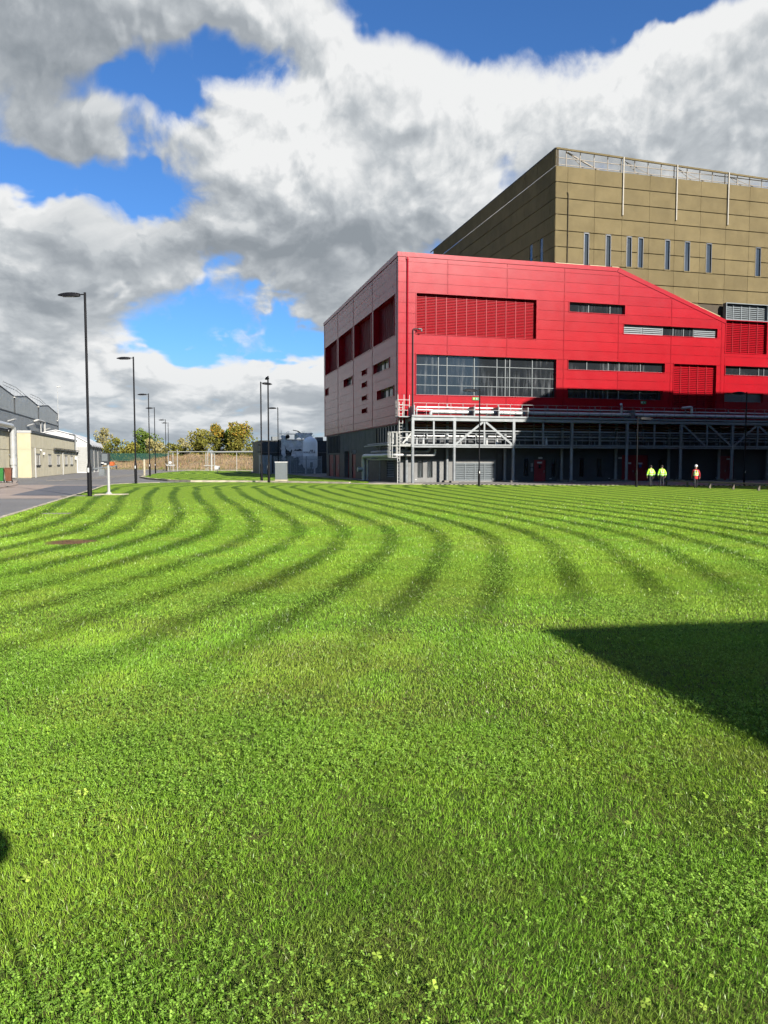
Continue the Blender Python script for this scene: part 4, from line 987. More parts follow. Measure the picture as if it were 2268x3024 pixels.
MB().box(STE+0.0,STE+0.06,TT+1.0,TT1-0.4,4.6,5.2).build('shade_band', M['dark_grey'], ten)
for i in range(13):
    z_ = 0.4+0.33*i; MB().box(STE,STE+0.07,TT+1.0,TT1-0.5,z_,z_+0.24).build('curtain_slat', M['grey_slat'], ten)
for u in (TT+0.9,TT+9,TT+17,TT1-0.4): MB().box(STE-0.02,STE+0.14,u-0.12,u+0.12,0.03,5.2).build('post', M['white_steel'], ten)
# grey multi-gabled shed behind
SS = -52.7
shd = thing('grey_shed', 'tall grey profiled-metal shed with shallow repeated gables behind the cream block', 'building', SS, 76)
prof = [(20,15.0),(34.5,16.15),(48.5,15.05),(62.2,16.15),(76.3,16.2),(77.0,16.15),(91.1,15.08),(104,16.15),(118,15.08),(131.7,16.15),(146.5,15.05),(148.4,14.9)]
prof = [(20,15.9),(34,15.08),(48.5,16.15),(62.5,15.08),(76.5,16.15),(91.1,15.08),(104,16.15),(118,15.08),(131.7,16.15),(146.5,15.05)]
MB().prism([(20,0)] + prof + [(148.4,15.0),(148.4,0)], 'tz', SS-0.4, SS-60).build('core', M['shed'], shd)
def zat(u): return float(np.interp(u, [p[0] for p in prof]+[149], [p[1] for p in prof]+[15.0]))
u = 56.0
while u < 148.2:                                   # vertical profiled sheets
    b = min(u+2.75, 148.4)
    MB().prism([(u+0.02,11.9),(b-0.02,11.9),(b-0.02,zat(b)-0.08),(u+0.02,zat(u)-0.08)], 'tz', SS-0.38, SS-0.15).build('sheet_panel', M['shed_hi'], shd)
    MB().prism([(u+0.02,0.1),(b-0.02,0.1),(b-0.02,11.75),(u+0.02,11.75)], 'tz', SS-0.38, SS-0.22).build('sheet_panel', M['shed'], shd); u = b
MB().box(SS-0.36,SS-0.1,20,148.4,11.74,11.90).build('band_trim', M['dark_grey'], shd)
for (a, za), (b, zb) in zip(prof[:-1], prof[1:]):
    if b > 55: MB().bar((SS-0.2,a,za+0.02),(SS-0.2,b,zb+0.02),0.3,0.16).build('verge_trim', M['dark_grey'], shd)
MB().box(SS-0.4,SS-0.08,147.9,148.5,0,15.2).build('corner_trim', M['dark_grey'], shd)
for u in (62.5, 91.1, 118.0):
    d_ = MB().tube([(SS-0.05,u,11.8),(SS-0.05,u,14.8)], 0.10, 8).build('downpipe', M['dark_grey'], shd)
    MB().box(SS-0.25,SS+0.15,u-0.55,u+0.55,14.75,15.0).build('hopper', M['white_steel'], d_)
MB().box(SS-0.1,SS+0.2,145.6,146.6,13.0,13.3).build('hopper', M['white_steel'], shd)
for u in (85.0, 104.5, 126.5):
    MB().add([(SS,u-1.4,9.75),(SS+0.9,u+0.2,10.2),(SS+0.9,u+0.2,10.45),(SS,u-1.4,10.0),(SS+0.0,u+1.2,9.9),(SS+0.9,u+2.2,10.3),(SS+0.9,u+2.2,10.55),(SS,u+1.2,10.15)],
             [(0,1,2,3),(4,7,6,5),(0,4,5,1),(3,2,6,7),(1,5,6,2),(0,3,7,4)]).build('flood_light', M['white_steel'], shd)
for c0, cm_, c1 in ((84.0,96.5,107.4),(111.5,123.5,133.0)):
    for z_ in (0.55, 1.15):
        MB().tube([(SS-0.7,c0,16.15+z_),(SS-0.7,cm_,16.15+z_),(SS-0.7,c1,15.3+z_)], 0.045, 6).build('roof_rail', M['galv'], shd)
    for i in range(8):
        u = c0+(c1-c0)*i/7; zz = float(np.interp(u, [c0,cm_,c1],[16.15,16.15,15.3])); MB().bar((SS-0.7,u,15.0),(SS-0.7,u,zz+1.15),0.05).build('roof_rail_post', M['galv'], shd)
MB().tube([(SS+0.1,146.9,13.2),(SS+0.1,146.9,22.2)], [0.09,0.05], 6).box(SS-0.1,SS+0.9,146.7,147.1,22.1,22.4).build('mast', M['white_steel'], shd)
MB().elbow_tube([(SS-0.2,112.5,11.3),(SS+0.6,112.5,11.6),(SS+0.6,121.5,11.6),(SS+0.6,121.5,0.1)], 0.24, 0.8).build('vent_pipe', M['white_steel'], shd, smooth=True)
MB().tube([(SS+0.4,117.5,0.1),(SS+0.4,117.5,11.4)], 0.13, 8).build('vent_pipe', M['white_steel'], shd, smooth=True)
# wheelie bins
def wheelie_bin(s_, t_, m, label):
    b = thing('wheelie_bin', label, 'bin', s_, t_, 0.11, group='wheelie bins on the footway')
    z = 0.11
    mb = MB().add([(s_-0.24,t_-0.28,z+0.15),(s_+0.24,t_-0.28,z+0.15),(s_+0.24,t_+0.25,z+0.12),(s_-0.24,t_+0.25,z+0.12),(s_-0.31,t_-0.40,z+1.35),(s_+0.31,t_-0.40,z+1.35),(s_+0.31,t_+0.32,z+1.35),(s_-0.31,t_+0.32,z+1.35)],
                  [(0,3,2,1),(4,5,6,7),(0,1,5,4),(1,2,6,5),(2,3,7,6),(3,0,4,7)]); mb.build('bin_body', m, b, bevel=0.03)
    l_ = MB().box(s_-0.34,s_+0.34,t_-0.44,t_+0.36,z+1.355,z+1.42).box(s_-0.28,s_+0.28,t_-0.36,t_+0.3,z+1.42,z+1.46).build('lid', m, b, bevel=0.02)
    MB().tube([(s_-0.3,t_+0.42,z+1.33),(s_+0.3,t_+0.42,z+1.33)], 0.025, 6).build('handle', m, b)
    for d_ in (-0.24, 0.24):
        MB().tube([(s_+d_-0.04,t_+0.24,z+0.14),(s_+d_+0.04,t_+0.24,z+0.14)], 0.14, 12).build('wheel', M['black'], b); MB().tube([(s_+d_-0.04,t_-0.22,z+0.08),(s_+d_+0.04,t_-0.22,z+0.08)], 0.08, 10).build('wheel', M['galv'], b)
sb_, tb_ = loc_of(-37.35, 75.0); wheelie_bin(sb_, tb_, M['bin_green'], 'green wheeled bin on the footway at the far left edge')
sb_, tb_ = loc_of(-36.62, 75.1); wheelie_bin(sb_, tb_, M['bin_brown'], 'brown wheeled bin with dark lid on the footway beside the silver duct')

# ------------------------------------------------------------------ substation yard between the lawns and the red hall
sub = thing('plant_building', 'low dark plant building with flat roof behind the palisade fence', 'building', -6.65, 70)
MB().box(-6.55,6.5,70.1,86,0,3.9).build('lower_wall', M['dark_grey'], sub)
MB().box(-6.55,6.5,70.05,86,3.95,6.0).build('upper_wall', M['navy'], sub)
MB().box(-6.75,-6.5,70.0,86,0,6.0).build('side_wall', M['tan'], sub)
MB().box(-6.8,6.6,69.9,86.1,5.98,6.2).build('roof_edge', M['dark_grey'], sub)
MB().box(-6.6,6.5,69.8,70.05,3.86,4.0).build('string_course', M['cabinet'], sub)
for i in range(16): MB().box(-6.3+0.8*i,-5.56+0.8*i,70.0,70.06,4.08,5.9).build('cladding_panel', M['navy'], sub)
MB().box(-4.45,-3.2,71,73,6.2,6.95).build('roof_unit', M['cabinet'], sub); MB().box(4.0,5.3,71,73,6.2,6.9).build('roof_unit', M['cabinet'], sub)
for z_ in (4.0, 5.3): MB().bar((-7.3,69.5,z_),(-6.2,69.5,z_),0.12).build('pipe_stub', M['dark_grey'], sub)
con = thing('steel_container', 'blue-grey corrugated steel container at the left end of the palisade fence', 'container', -7.4, 61)
MB().box(-7.4,-5.75,61,67,0.05,3.35).build('shell', M['container'], con)
for i in range(6): MB().box(-7.38+0.275*i,-7.24+0.275*i,60.93,61,0.1,3.3).build('rib', M['container'], con)
for u in (-6.9, -6.3): MB().box(u-0.03,u+0.03,60.88,60.93,1.2,2.6).build('lock_bar', M['galv'], con)
tk = thing('gas_tank', 'pale grey upright gas tank with domed top and navy lettering', 'tank', 1.44, 63.0)
TR_ = 1.33
prof_t = [(0.0,0.9),(0.7,0.92),(1.15,1.05),(TR_,1.4),(TR_,5.55)] + [(TR_*math.cos(a), 5.55+1.15*math.sin(a)) for a in (0.25,0.5,0.75,1.0,1.25,1.45)] + [(0.02,6.71)]
tb2 = MB().lathe(prof_t, (1.44,63.0,0), 32).build('vessel', M['tank'], tk, smooth=True)
for a in range(4):
    x, y = 1.44+1.05*math.cos(a*math.pi/2+0.6), 63+1.05*math.sin(a*math.pi/2+0.6); MB().box(x-0.12,x+0.12,y-0.12,y+0.12,0.03,1.4).build('leg', M['tank'], tk)
MB().tube([(1.9,63,6.55),(1.9,63,6.85),(2.2,63,6.85)], 0.05, 6).build('vent', M['galv'], tk)
MB().lathe([(TR_+0.02,0),(TR_+0.02,0.06)], (1.44,63,5.5), 32).build('band', M['tank'], tk)
MB().box(1.2,1.7,61.5,61.75,1.2,2.1).tube([(1.45,61.6,0.05),(1.45,61.6,1.3)],0.06,6).build('valve_box', M['galv'], tk)
def wrap_text(txt, size, u_right, z, parent, name='lettering'):
    """flat lettering wrapped on the vessel; u is arc length to the right seen from the lawn"""
    cu = bpy.data.curves.new('txt', 'FONT'); cu.body = txt; cu.size = size; cu.align_x = 'RIGHT'; cu.offset = 0.012
    o = bpy.data.objects.new('txt', cu); COL.objects.link(o)
    me = bpy.data.meshes.new_from_object(o.evaluated_get(bpy.context.evaluated_depsgraph_get())); bpy.data.objects.remove(o)
    bm = bmesh.new(); bm.from_mesh(me); bmesh.ops.subdivide_edges(bm, edges=[e for e in bm.edges if e.calc_length() > 0.12], cuts=2)
    bmesh.ops.triangulate(bm, faces=bm.faces[:])
    for v in bm.verts:
        a = (v.co.x + u_right)/TR_ + FACE; v.co = Vector((1.44+(TR_+0.012)*math.sin(a)-1.44, -(TR_+0.012)*math.cos(a), v.co.y+z))
    bm.to_mesh(me); bm.free(); me.materials.append(M['lettering'])
    ob = bpy.data.objects.new(name, me); COL.objects.link(ob); ob.parent = parent; return ob
FACE = math.atan2(-21.6-1.44, 75.6+63.0)      # direction of the lawn seen from the tank
wrap_text('AIR', 0.40, 0.55, 4.05, tk); wrap_text('PRODUCTS', 0.40, 0.55, 3.72, tk)
mk = MB()
def tp(u, z): a = u/TR_+FACE; return (1.44+(TR_+0.015)*math.sin(a), 63-(TR_+0.015)*math.cos(a), z)
for q in (((0.62,3.72),(0.80,3.72),(0.86,4.02),(0.72,3.98)),((0.84,3.72),(1.0,3.72),(1.0,3.80),(0.87,3.84)),((0.88,3.90),(1.0,3.96),(0.98,4.04),(0.88,4.0)),((0.80,4.08),(0.88,4.05),(0.94,4.30),(0.90,4.32))):
    mk.add([tp(*p) for p in q], [(0,1,2,3)])
mk.build('emblem', M['lettering'], tk)
# scaffold wrapped in torn grey sheeting
sc = thing('sheeted_scaffold', 'scaffold wrapped in torn grey sheeting beside the gas tank', 'scaffold', -1, 66)
xs = [-3.4,-2.0,-0.6,0.8,2.1]
for u in xs:
    for t_ in (66, 68.2): MB().tube([(u,t_,0.03),(u,t_,7.7+0.3*math.sin(u*3))], 0.035, 6).build('standard', M['galv'], sc)
for z_ in (2.0,3.4,4.8,6.2,7.3):
    for t_ in (66, 68.2): MB().tube([(-3.8,t_,z_),(2.5,t_,z_)], 0.035, 6).build('ledger', M['galv'], sc)
    for u in xs: MB().tube([(u,65.7,z_),(u,68.5,z_)], 0.035, 6).build('transom', M['galv'], sc)
for u, v in ((-3.4,-2.0),(-0.6,-2.0),(0.8,2.1)): MB().tube([(u,65.95,2.0),(v,65.95,6.2)], 0.035, 6).build('brace', M['galv'], sc)
for z_ in (3.4, 6.2): MB().box(-3.6,2.3,66.1,68.1,z_+0.04,z_+0.09).build('board', M['wood'], sc)
def crumple(u0, u1, z0, z1, t0, nu, nz, seed, ragged=0.25):
    r = np.random.default_rng(seed); mb = MB(); g = []
    for i in range(nu+1):
        for j in range(nz+1):
            u = u0+(u1-u0)*i/nu; z = z0+(z1-z0)*j/nz
            if j == 0: z += r.uniform(-ragged, ragged)
            if i in (0, nu): u += r.uniform(-ragged, ragged)*0.6
            g.append((u + r.normal(0,0.04), t0 + 0.12*math.sin(u*4+z*2.2+seed) + r.normal(0,0.07), z + r.normal(0,0.03)))
    mb.add(g, [(i*(nz+1)+j,(i+1)*(nz+1)+j,(i+1)*(nz+1)+j+1,i*(nz+1)+j+1) for i in range(nu) for j in range(nz)])
    return mb
for a in ((-2.5,0.9,4.3,6.1,65.75,14,8,1),(-3.5,-2.2,5.0,7.0,65.7,6,8,2),(-0.9,2.2,6.4,7.5,65.75,12,5,3),(-1.6,0.6,3.0,4.2,65.8,9,5,4),(-3.4,-2.7,2.4,5.2,65.7,3,9,5),(-0.2,0.9,1.6,3.2,65.7,5,6,6)):
    o = crumple(*a).build('sheeting', M['sheet'], sc, smooth=True)
dome = MB().add([(-2.6,66,7.4),(-1.9,66,7.85),(-1.1,66,8.05),(-0.2,66,7.85),(0.4,66,7.4),(0.4,68,7.4),(-0.2,68,7.85),(-1.1,68,8.05),(-1.9,68,7.85),(-2.6,68,7.4)], [(0,1,8,9),(1,2,7,8),(2,3,6,7),(3,4,5,6)]).build('sheeting', M['sheet'], sc)
MB().tube([(-2.3,65.2,6.75),(-2.3,66.4,6.75)], 0.36, 16).build('duct_mouth', M['black_matt'], sc)
MB().box(-2.3,-1.3,64.9,65.6,2.2,3.2).tube([(-1.8,64.85,2.7),(-1.8,64.9,2.7)],0.28,12).build('plant_unit', M['galv'], sc)
# palisade fence: every pale is a piece
fen = thing('palisade_fence', 'tall blue-grey steel palisade fence in front of the gas tank', 'fence', -6, 58)
pale = MB().box(-0.035,0.035,-0.02,0.02,0.05,3.05).add([(-0.035,-0.02,3.05),(0.035,-0.02,3.05),(0.035,0.02,3.05),(-0.035,0.02,3.05),(0,0,3.25)], [(0,1,4),(1,2,4),(2,3,4),(3,0,4)])
pm = pale.mesh('pale'); pm.materials.append(M['container'])
u = -5.6
while u < 2.6:
    o = bpy.data.objects.new('pale', pm); COL.objects.link(o); o.parent = fen; o.location = (u+6, random.uniform(-0.01,0.01), random.uniform(-0.03,0.03)); u += 0.155
for z_ in (0.5, 2.6): MB().box(-5.7,2.7,58.03,58.09,z_,z_+0.07).build('rail', M['container'], fen)
for u in (-5.7,-2.9,-0.1,2.65): MB().box(u-0.05,u+0.05,58.05,58.16,0.03,3.2).build('post', M['container'], fen)
# grey roadside cabinet
cb = wthing('equipment_cabinet', 'grey box cabinet with pale cap and plinth at the lawn edge', 'cabinet', (-10.87, 81.6, 0.06), 0)
MB().box(-0.62,0.62,-0.4,0.4,0.22,2.0).build('cabinet_body', M['cabinet'], cb, bevel=0.02); MB().box(-0.65,0.65,-0.43,0.43,2.0,2.1).build('cap', M['sign_white'], cb); MB().box(-0.65,0.65,-0.43,0.43,0,0.21).build('plinth', M['kerb'], cb)

# ------------------------------------------------------------------ lamp posts
def lamp_post(h, sc=1.0):
    """parts of one lamp post with its head along local -x"""
    o = wthing('lamp_post', 'x', 'lamp post', (0,0,0))
    MB().tube([(0,0,0),(0,0,1.75*sc)], 0.135*sc, 12).build('base_sleeve', M['black'], o, smooth=True)
    MB().tube([(0,0,1.72*sc),(0,0,2.05*sc)], [0.135*sc,0.078*sc], 12).build('shoulder', M['black'], o, smooth=True)
    MB().tube([(0,0,2.0*sc),(0,0,h)], [0.078*sc,0.07*sc], 12).build('pole', M['black'], o, smooth=True)
    MB().bar((0,0,h-0.12),(-0.34,0,h-0.12),0.06,0.06).build('arm', M['black'], o)
    hd = MB(); ring = []
    for i, (x, w, zt, zb) in enumerate([(-0.30,0.10,0.0,-0.16),(-0.45,0.17,0.03,-0.17),(-0.75,0.20,0.05,-0.18),(-1.1,0.19,0.04,-0.17),(-1.4,0.14,-0.01,-0.15),(-1.58,0.05,-0.06,-0.12)]):
        ring.append([(x,-w,zb),(x,-w*0.9,(zt+zb)/2),(x,-w*0.5,zt),(x,w*0.5,zt),(x,w*0.9,(zt+zb)/2),(x,w,zb)])
    vs_ = [(x, y, z+h-0.06) for R in ring for x, y, z in R]; fs_ = []
    for i in range(len(ring)-1):
        for k_ in range(6): fs_.append((i*6+k_, i*6+(k_+1)%6, (i+1)*6+(k_+1)%6, (i+1)*6+k_))
    fs_ += [tuple(range(5,-1,-1)), tuple((len(ring)-1)*6+k_ for k_ in range(6))]
    hd.add(vs_, fs_); head = hd.build('lamp_head', M['black'], o, smooth=True)
    MB().box(-1.3,-0.6,-0.13,0.13,h-0.255,h-0.235).build('lens', M['lens_glass'], head)
    MB().box(-0.05*sc,0.05*sc,-0.146*sc,-0.138*sc,1.45*sc,1.72*sc).build('number_plate', M['sign_white'], o)
    return o
tall = lamp_post(12.0); mid = lamp_post(10.6); small = lamp_post(8.3, 0.75); short = lamp_post(5.8, 0.7); GRP = 'black lamp posts around the site'
specs = [(tall, (-17.57,45.9), 0, 'nearest black lamp post at the left kerb, tallest in view'),
         (tall, (-23.7,73.5), 0, 'second black lamp post from the left, by the bend of the lawn kerb'),
         (tall, (-34.2,112.5), 0, 'third black lamp post along the road, at the tip of the far lawn'),
         (tall, (-41.75,140.7), 0, 'fourth black lamp post along the road, just right of the third'),
         (tall, (-50.9,180), 0, 'fifth black lamp post along the road, left of the far pair'),
         (tall, (-54.1,193.7), 0, 'sixth and farthest black lamp post along the road'),
         (mid, (-13.13,82.6), 180+50, 'black lamp post left of the grey cabinet, the shorter of the two'),
         (mid, (-11.53,77.1), -75, 'black lamp post beside the grey cabinet, the taller of the two'),
         (mid, (-16.6,121.0), 20, 'slim black lamp post standing behind the grey cabinet in front of the scaffold'),
         (small, (8.2,66.4), 20, 'black lamp post on the lawn edge before the big hall window'),
         (short, (20.9,63.7), 205, 'short black lamp post just left of the two workers in green jackets'),
         (small, (32.3,69.0), 20, 'black lamp post before the gantry at the far right, beyond the helmeted worker')]
first = set()
for proto, (x, y), rz, lab in specs:
    if id(proto) in first: o = copy_tree(proto)
    else: o = proto; first.add(id(proto))
    o.location = (x, y, 0.05); o.rotation_euler = (0, 0, rad(rz)); o['label'] = lab; o['group'] = GRP
# the right-hand pair are shorter columns
# ------------------------------------------------------------------ control post on its slab
cp = wthing('control_post', 'white post carrying a grey control box on a concrete slab by the nearest lamp', 'control post', (-17.25,48.2,0.07), 0)
MB().box(-0.75,1.1,-0.45,0.45,-0.03,0.05).build('slab', M['kerb'], cp)
MB().tube([(0,0,0.05),(0,0,1.9)], 0.085, 12).build('post', M['white_steel'], cp, smooth=True); MB().tube([(0,0,0.05),(0,0,0.18)], [0.22,0.1], 8).build('foot', M['white_steel'], cp)
MB().bar((-0.95,0,1.62),(0.55,0,1.80),0.09).build('cross_arm', M['galv'], cp)
MB().box(-0.42,0.05,-0.12,0.25,1.85,2.6).build('control_box', M['dark_grey'], cp, bevel=0.02); MB().box(-0.36,0.0,-0.13,-0.12,2.1,2.55).build('box_window', M['cabinet'], cp)
MB().lathe([(0.0,-0.04),(0.1,-0.04),(0.1,0.04),(0.0,0.04)], (-0.3,-0.2,1.98), 12).lathe([(0.0,-0.04),(0.09,-0.04),(0.09,0.04),(0.0,0.04)], (-0.12,-0.22,1.92), 12).build('gauge', M['sign_white'], cp)
MB().box(0.12,0.35,-0.1,0.15,1.82,2.05).build('beacon', M['orange'], cp)
MB().box(-0.55,-0.2,-0.15,0.1,1.2,1.6).bar((-0.4,0,1.6),(-0.4,0,1.75),0.05).build('hanging_box', M['galv'], cp)
MB().tube([(-0.9,0,1.62),(-0.95,-0.1,1.45)], 0.05, 8).tube([(0.5,0,1.8),(0.55,-0.12,1.65)], 0.05, 8).build('spout', M['dark_grey'], cp)
world_single(MB().box(-0.55,0.55,-0.28,0.28,-0.02,0.012), 'slab_cover', M['paving'], 'small flat concrete cover set in the lawn near the road', 'cover', (-13.0,30.4,0.07), 0.1, bevel=0.01)
world_single(MB().box(-1.1,1.1,-0.3,0.3,-0.02,0.03), 'slab_cover', M['paving'], 'concrete plinth at the foot of the nearest lamp post', 'cover', (-18.3,46.4,0.065), 0.0, bevel=0.01)
# far bits: overhead pipe bridge, sign board, marker post, barrier
pb = wthing('pipe_bridge', 'white overhead pipe bridge on thin legs crossing the far lawn', 'pipe bridge', (-45,176,0.05), 0)
MB().elbow_tube([(5.6,0,0.1),(5.6,0,4.35),(18.6,-6.5,4.35)], 0.20, 0.5).build('pipe', M['white_steel'], pb, smooth=True)
MB().elbow_tube([(-5.2,3.5,4.45),(5.0,0.3,4.45)], 0.10, 0.3).build('pipe', M['white_steel'], pb, smooth=True)
MB().tube([(5.6,0,4.45),(-0.5,2.0,4.45)], 0.08, 8).build('pipe', M['white_steel'], pb)
for x, y in ((4.2,0.6),(4.7,0.3),(6.4,-0.3),(-5.2,3.4),(-4.0,3.0),(12.0,-3.3)): MB().box(x-0.055,x+0.055,y-0.055,y+0.055,0,4.3).build('leg', M['white_steel'], pb)
MB().box(3.9,6.7,-0.1,0.1,1.2,1.36).build('cross_bar', M['white_steel'], pb); MB().box(-5.6,-3.6,3.0,3.2,1.2,1.5).build('cross_bar', M['white_steel'], pb)
MB().box(-2.9,-2.78,2.4,2.52,0,5.0).build('vent_stack', M['white_steel'], pb)
sg = wthing('sign_board', 'small square white sign board on a post in the far lawn', 'sign', (-31.4,145,0.06), 0)
MB().box(-0.5,0.5,-0.04,0,0.68,1.34).build('board', M['sign_white'], sg, bevel=0.01); MB().box(-0.06,0.06,-0.0,0.06,0,1.3).build('post', M['white_steel'], sg)
world_single(MB().box(-0.13,0.13,-0.13,0.13,0,2.5), 'marker_post', M['kerb'], 'square pale marker post at the tip of the far lawn', 'post', (-37.2,119.6,0.05), 0.2, bevel=0.03)
rs = wthing('round_sign', 'round white sign on a short post beside the farthest lamp', 'sign', (-51.6,186,0.03), 0)
MB().tube([(0,-0.03,2.0),(0,0.03,2.0)], 0.36, 20).build('disc', M['sign_white'], rs); MB().box(-0.05,0.05,0.03,0.1,0,2.0).build('post', M['galv'], rs)
# knee rail by the workers
kr = wthing('knee_rail', 'low timber knee rail at the lawn edge beside the worker in red', 'rail', (24,65.4,0.06), 0)
kp = [(0,0),(0.75,-2.6),(1.5,-5.2),(2.2,-7.7),(2.9,-10.2),(3.6,-12.7),(4.3,-15.2)]
for x, y in kp: MB().box(x-0.07,x+0.07,y-0.07,y+0.07,0,0.46).build('post', M['wood'], kr)
for a, b in zip(kp[:-1], kp[1:]): MB().bar((a[0],a[1],0.47),(b[0],b[1],0.47),0.12,0.10).build('rail', M['wood'], kr)
# ------------------------------------------------------------------ neighbouring buildings right of the view (their shadows fall into it)
def block(name, label, poly, h, m):
    o = wthing(name, label, 'building', (poly[0][0], poly[0][1], 0)); ox, oy = poly[0]
    P = [(x-ox, y-oy) for x, y in poly]
    MB().prism(P, 'st', 0, h-0.3).build('wall', m, o); cx = sum(p[0] for p in P)/len(P); cy = sum(p[1] for p in P)/len(P)
    MB().prism([(cx+(x-cx)*1.003, cy+(y-cy)*1.003) for x, y in P], 'st', h-0.3, h).build('roof', M['dark_grey'], o); return o
KX, KY = math.sin(SUN_AZ)/math.tan(SUN_EL), -math.cos(SUN_AZ)/math.tan(SUN_EL)
def lift(p, h): return (p[0]+KX*h, p[1]+KY*h)
H1 = 9.0; tip = lift((1.8,9.35), H1)
e1 = Vector((0.986,0.165)); e2 = Vector((0.21,-0.978))
block('office_block', 'grey office block right of the camera, its shadow on the lawn', [tip, (tip[0]+e1.x*22, tip[1]+e1.y*22), (tip[0]+e1.x*22+e2.x*20, tip[1]+e1.y*22+e2.y*20), (tip[0]+e2.x*20, tip[1]+e2.y*20)], H1, M['concrete'])
H2 = 25.5
block('tall_block', 'tall grey plant block off to the right, its shadow on the red hall', [lift(p, H2) for p in ((9.4,84.2),(5.7,95.1),(7.7,98.6),(7.7+46*0.966,98.6+46*0.257),(9.4+44*0.966,84.2+44*0.257))], H2, M['concrete'])


hs_ = 2.75; rp = lift((-2.15,3.95), hs_)  # unseen disc and post, added only to cast the small lower-left shadow
ps = wthing('added_shadow_disc', 'added unseen disc on a thin post behind the camera, for its shadow on the lawn', 'sign', (rp[0], rp[1], 0.06), 0)
sd = Vector((SUN_DIR.x, SUN_DIR.y, 0)).normalized()
MB().tube([Vector((0,0,hs_))-sd*0.02, Vector((0,0,hs_))+sd*0.02], 0.15, 20).build('disc', M['sign_white'], ps); MB().tube([(0,0,0),(0,0,hs_)], 0.008, 8).build('post', M['galv'], ps)

# ------------------------------------------------------------------ trees, scrub, far fence, rough grass
def leaf_mat(name, cols, trans=0.3):
    m = bpy.data.materials.new(name); m.use_nodes = True; k = NT(m.node_tree); out = k.n['Material Output']; k.n.remove(k.n['Principled BSDF'])
    at = k.node('ShaderNodeAttribute'); at.attribute_name = 'tint'
    c = k.ramp(at.outputs['Fac'], [(i/(len(cols)-1), c) for i, c in enumerate(cols)])
    d = k.node('ShaderNodeBsdfDiffuse'); t = k.node('ShaderNodeBsdfTranslucent'); k.put(d.inputs[0], c); k.put(t.inputs[0], c)
    mx = k.node('ShaderNodeMixShader'); mx.inputs[0].default_value = trans; k.l.new(d.outputs[0], mx.inputs[1]); k.l.new(t.outputs[0], mx.inputs[2]); k.l.new(mx.outputs[0], out.inputs['Surface'])
    return m
LEAF = dict(olive=leaf_mat('olive_leaves', [(0.0651,0.0725,0.0158),(0.1575,0.1575,0.0326),(0.2625,0.2237,0.0525)]),
            green=leaf_mat('green_leaves', [(0.0326,0.0651,0.0137),(0.0788,0.1250,0.0231),(0.1313,0.1712,0.0389)]),
            pale=leaf_mat('pale_leaves', [(0.1575,0.1449,0.0525),(0.2625,0.2363,0.0924),(0.3675,0.3150,0.1449)]),
            gold=leaf_mat('gold_leaves', [(0.095,0.105,0.022),(0.165,0.165,0.035),(0.25,0.195,0.045)]),
            orange=leaf_mat('orange_leaves', [(0.20,0.155,0.03),(0.31,0.19,0.03),(0.38,0.20,0.03)]))
def leaf_mesh(name, cen, size, tint, rng, material):
    """one quad per leaf clump, random orientation, with a tint attribute"""
    n = len(cen); a = rng.normal(size=(n,3)); a /= np.linalg.norm(a,axis=1)[:,None]; b = rng.normal(size=(n,3)); b -= (b*a).sum(1)[:,None]*a; b /= np.linalg.norm(b,axis=1)[:,None]
    s = size*rng.uniform(0.6,1.3,n)[:,None]
    V = np.stack([cen-a*s, cen+b*s*0.55, cen+a*s, cen-b*s*0.55], 1).reshape(-1,3)
    me = bpy.data.meshes.new(name); me.vertices.add(4*n); me.vertices.foreach_set('co', V.ravel().astype(np.float32))
    me.loops.add(4*n); me.loops.foreach_set('vertex_index', np.arange(4*n, dtype=np.int32)); me.polygons.add(n); me.polygons.foreach_set('loop_start', np.arange(0,4*n,4,dtype=np.int32))
    at = me.attributes.new('tint','FLOAT','POINT'); at.data.foreach_set('value', np.repeat(np.clip(tint,0,1),4).astype(np.float32))
    me.update(); me.validate(); me.materials.append(material); return me
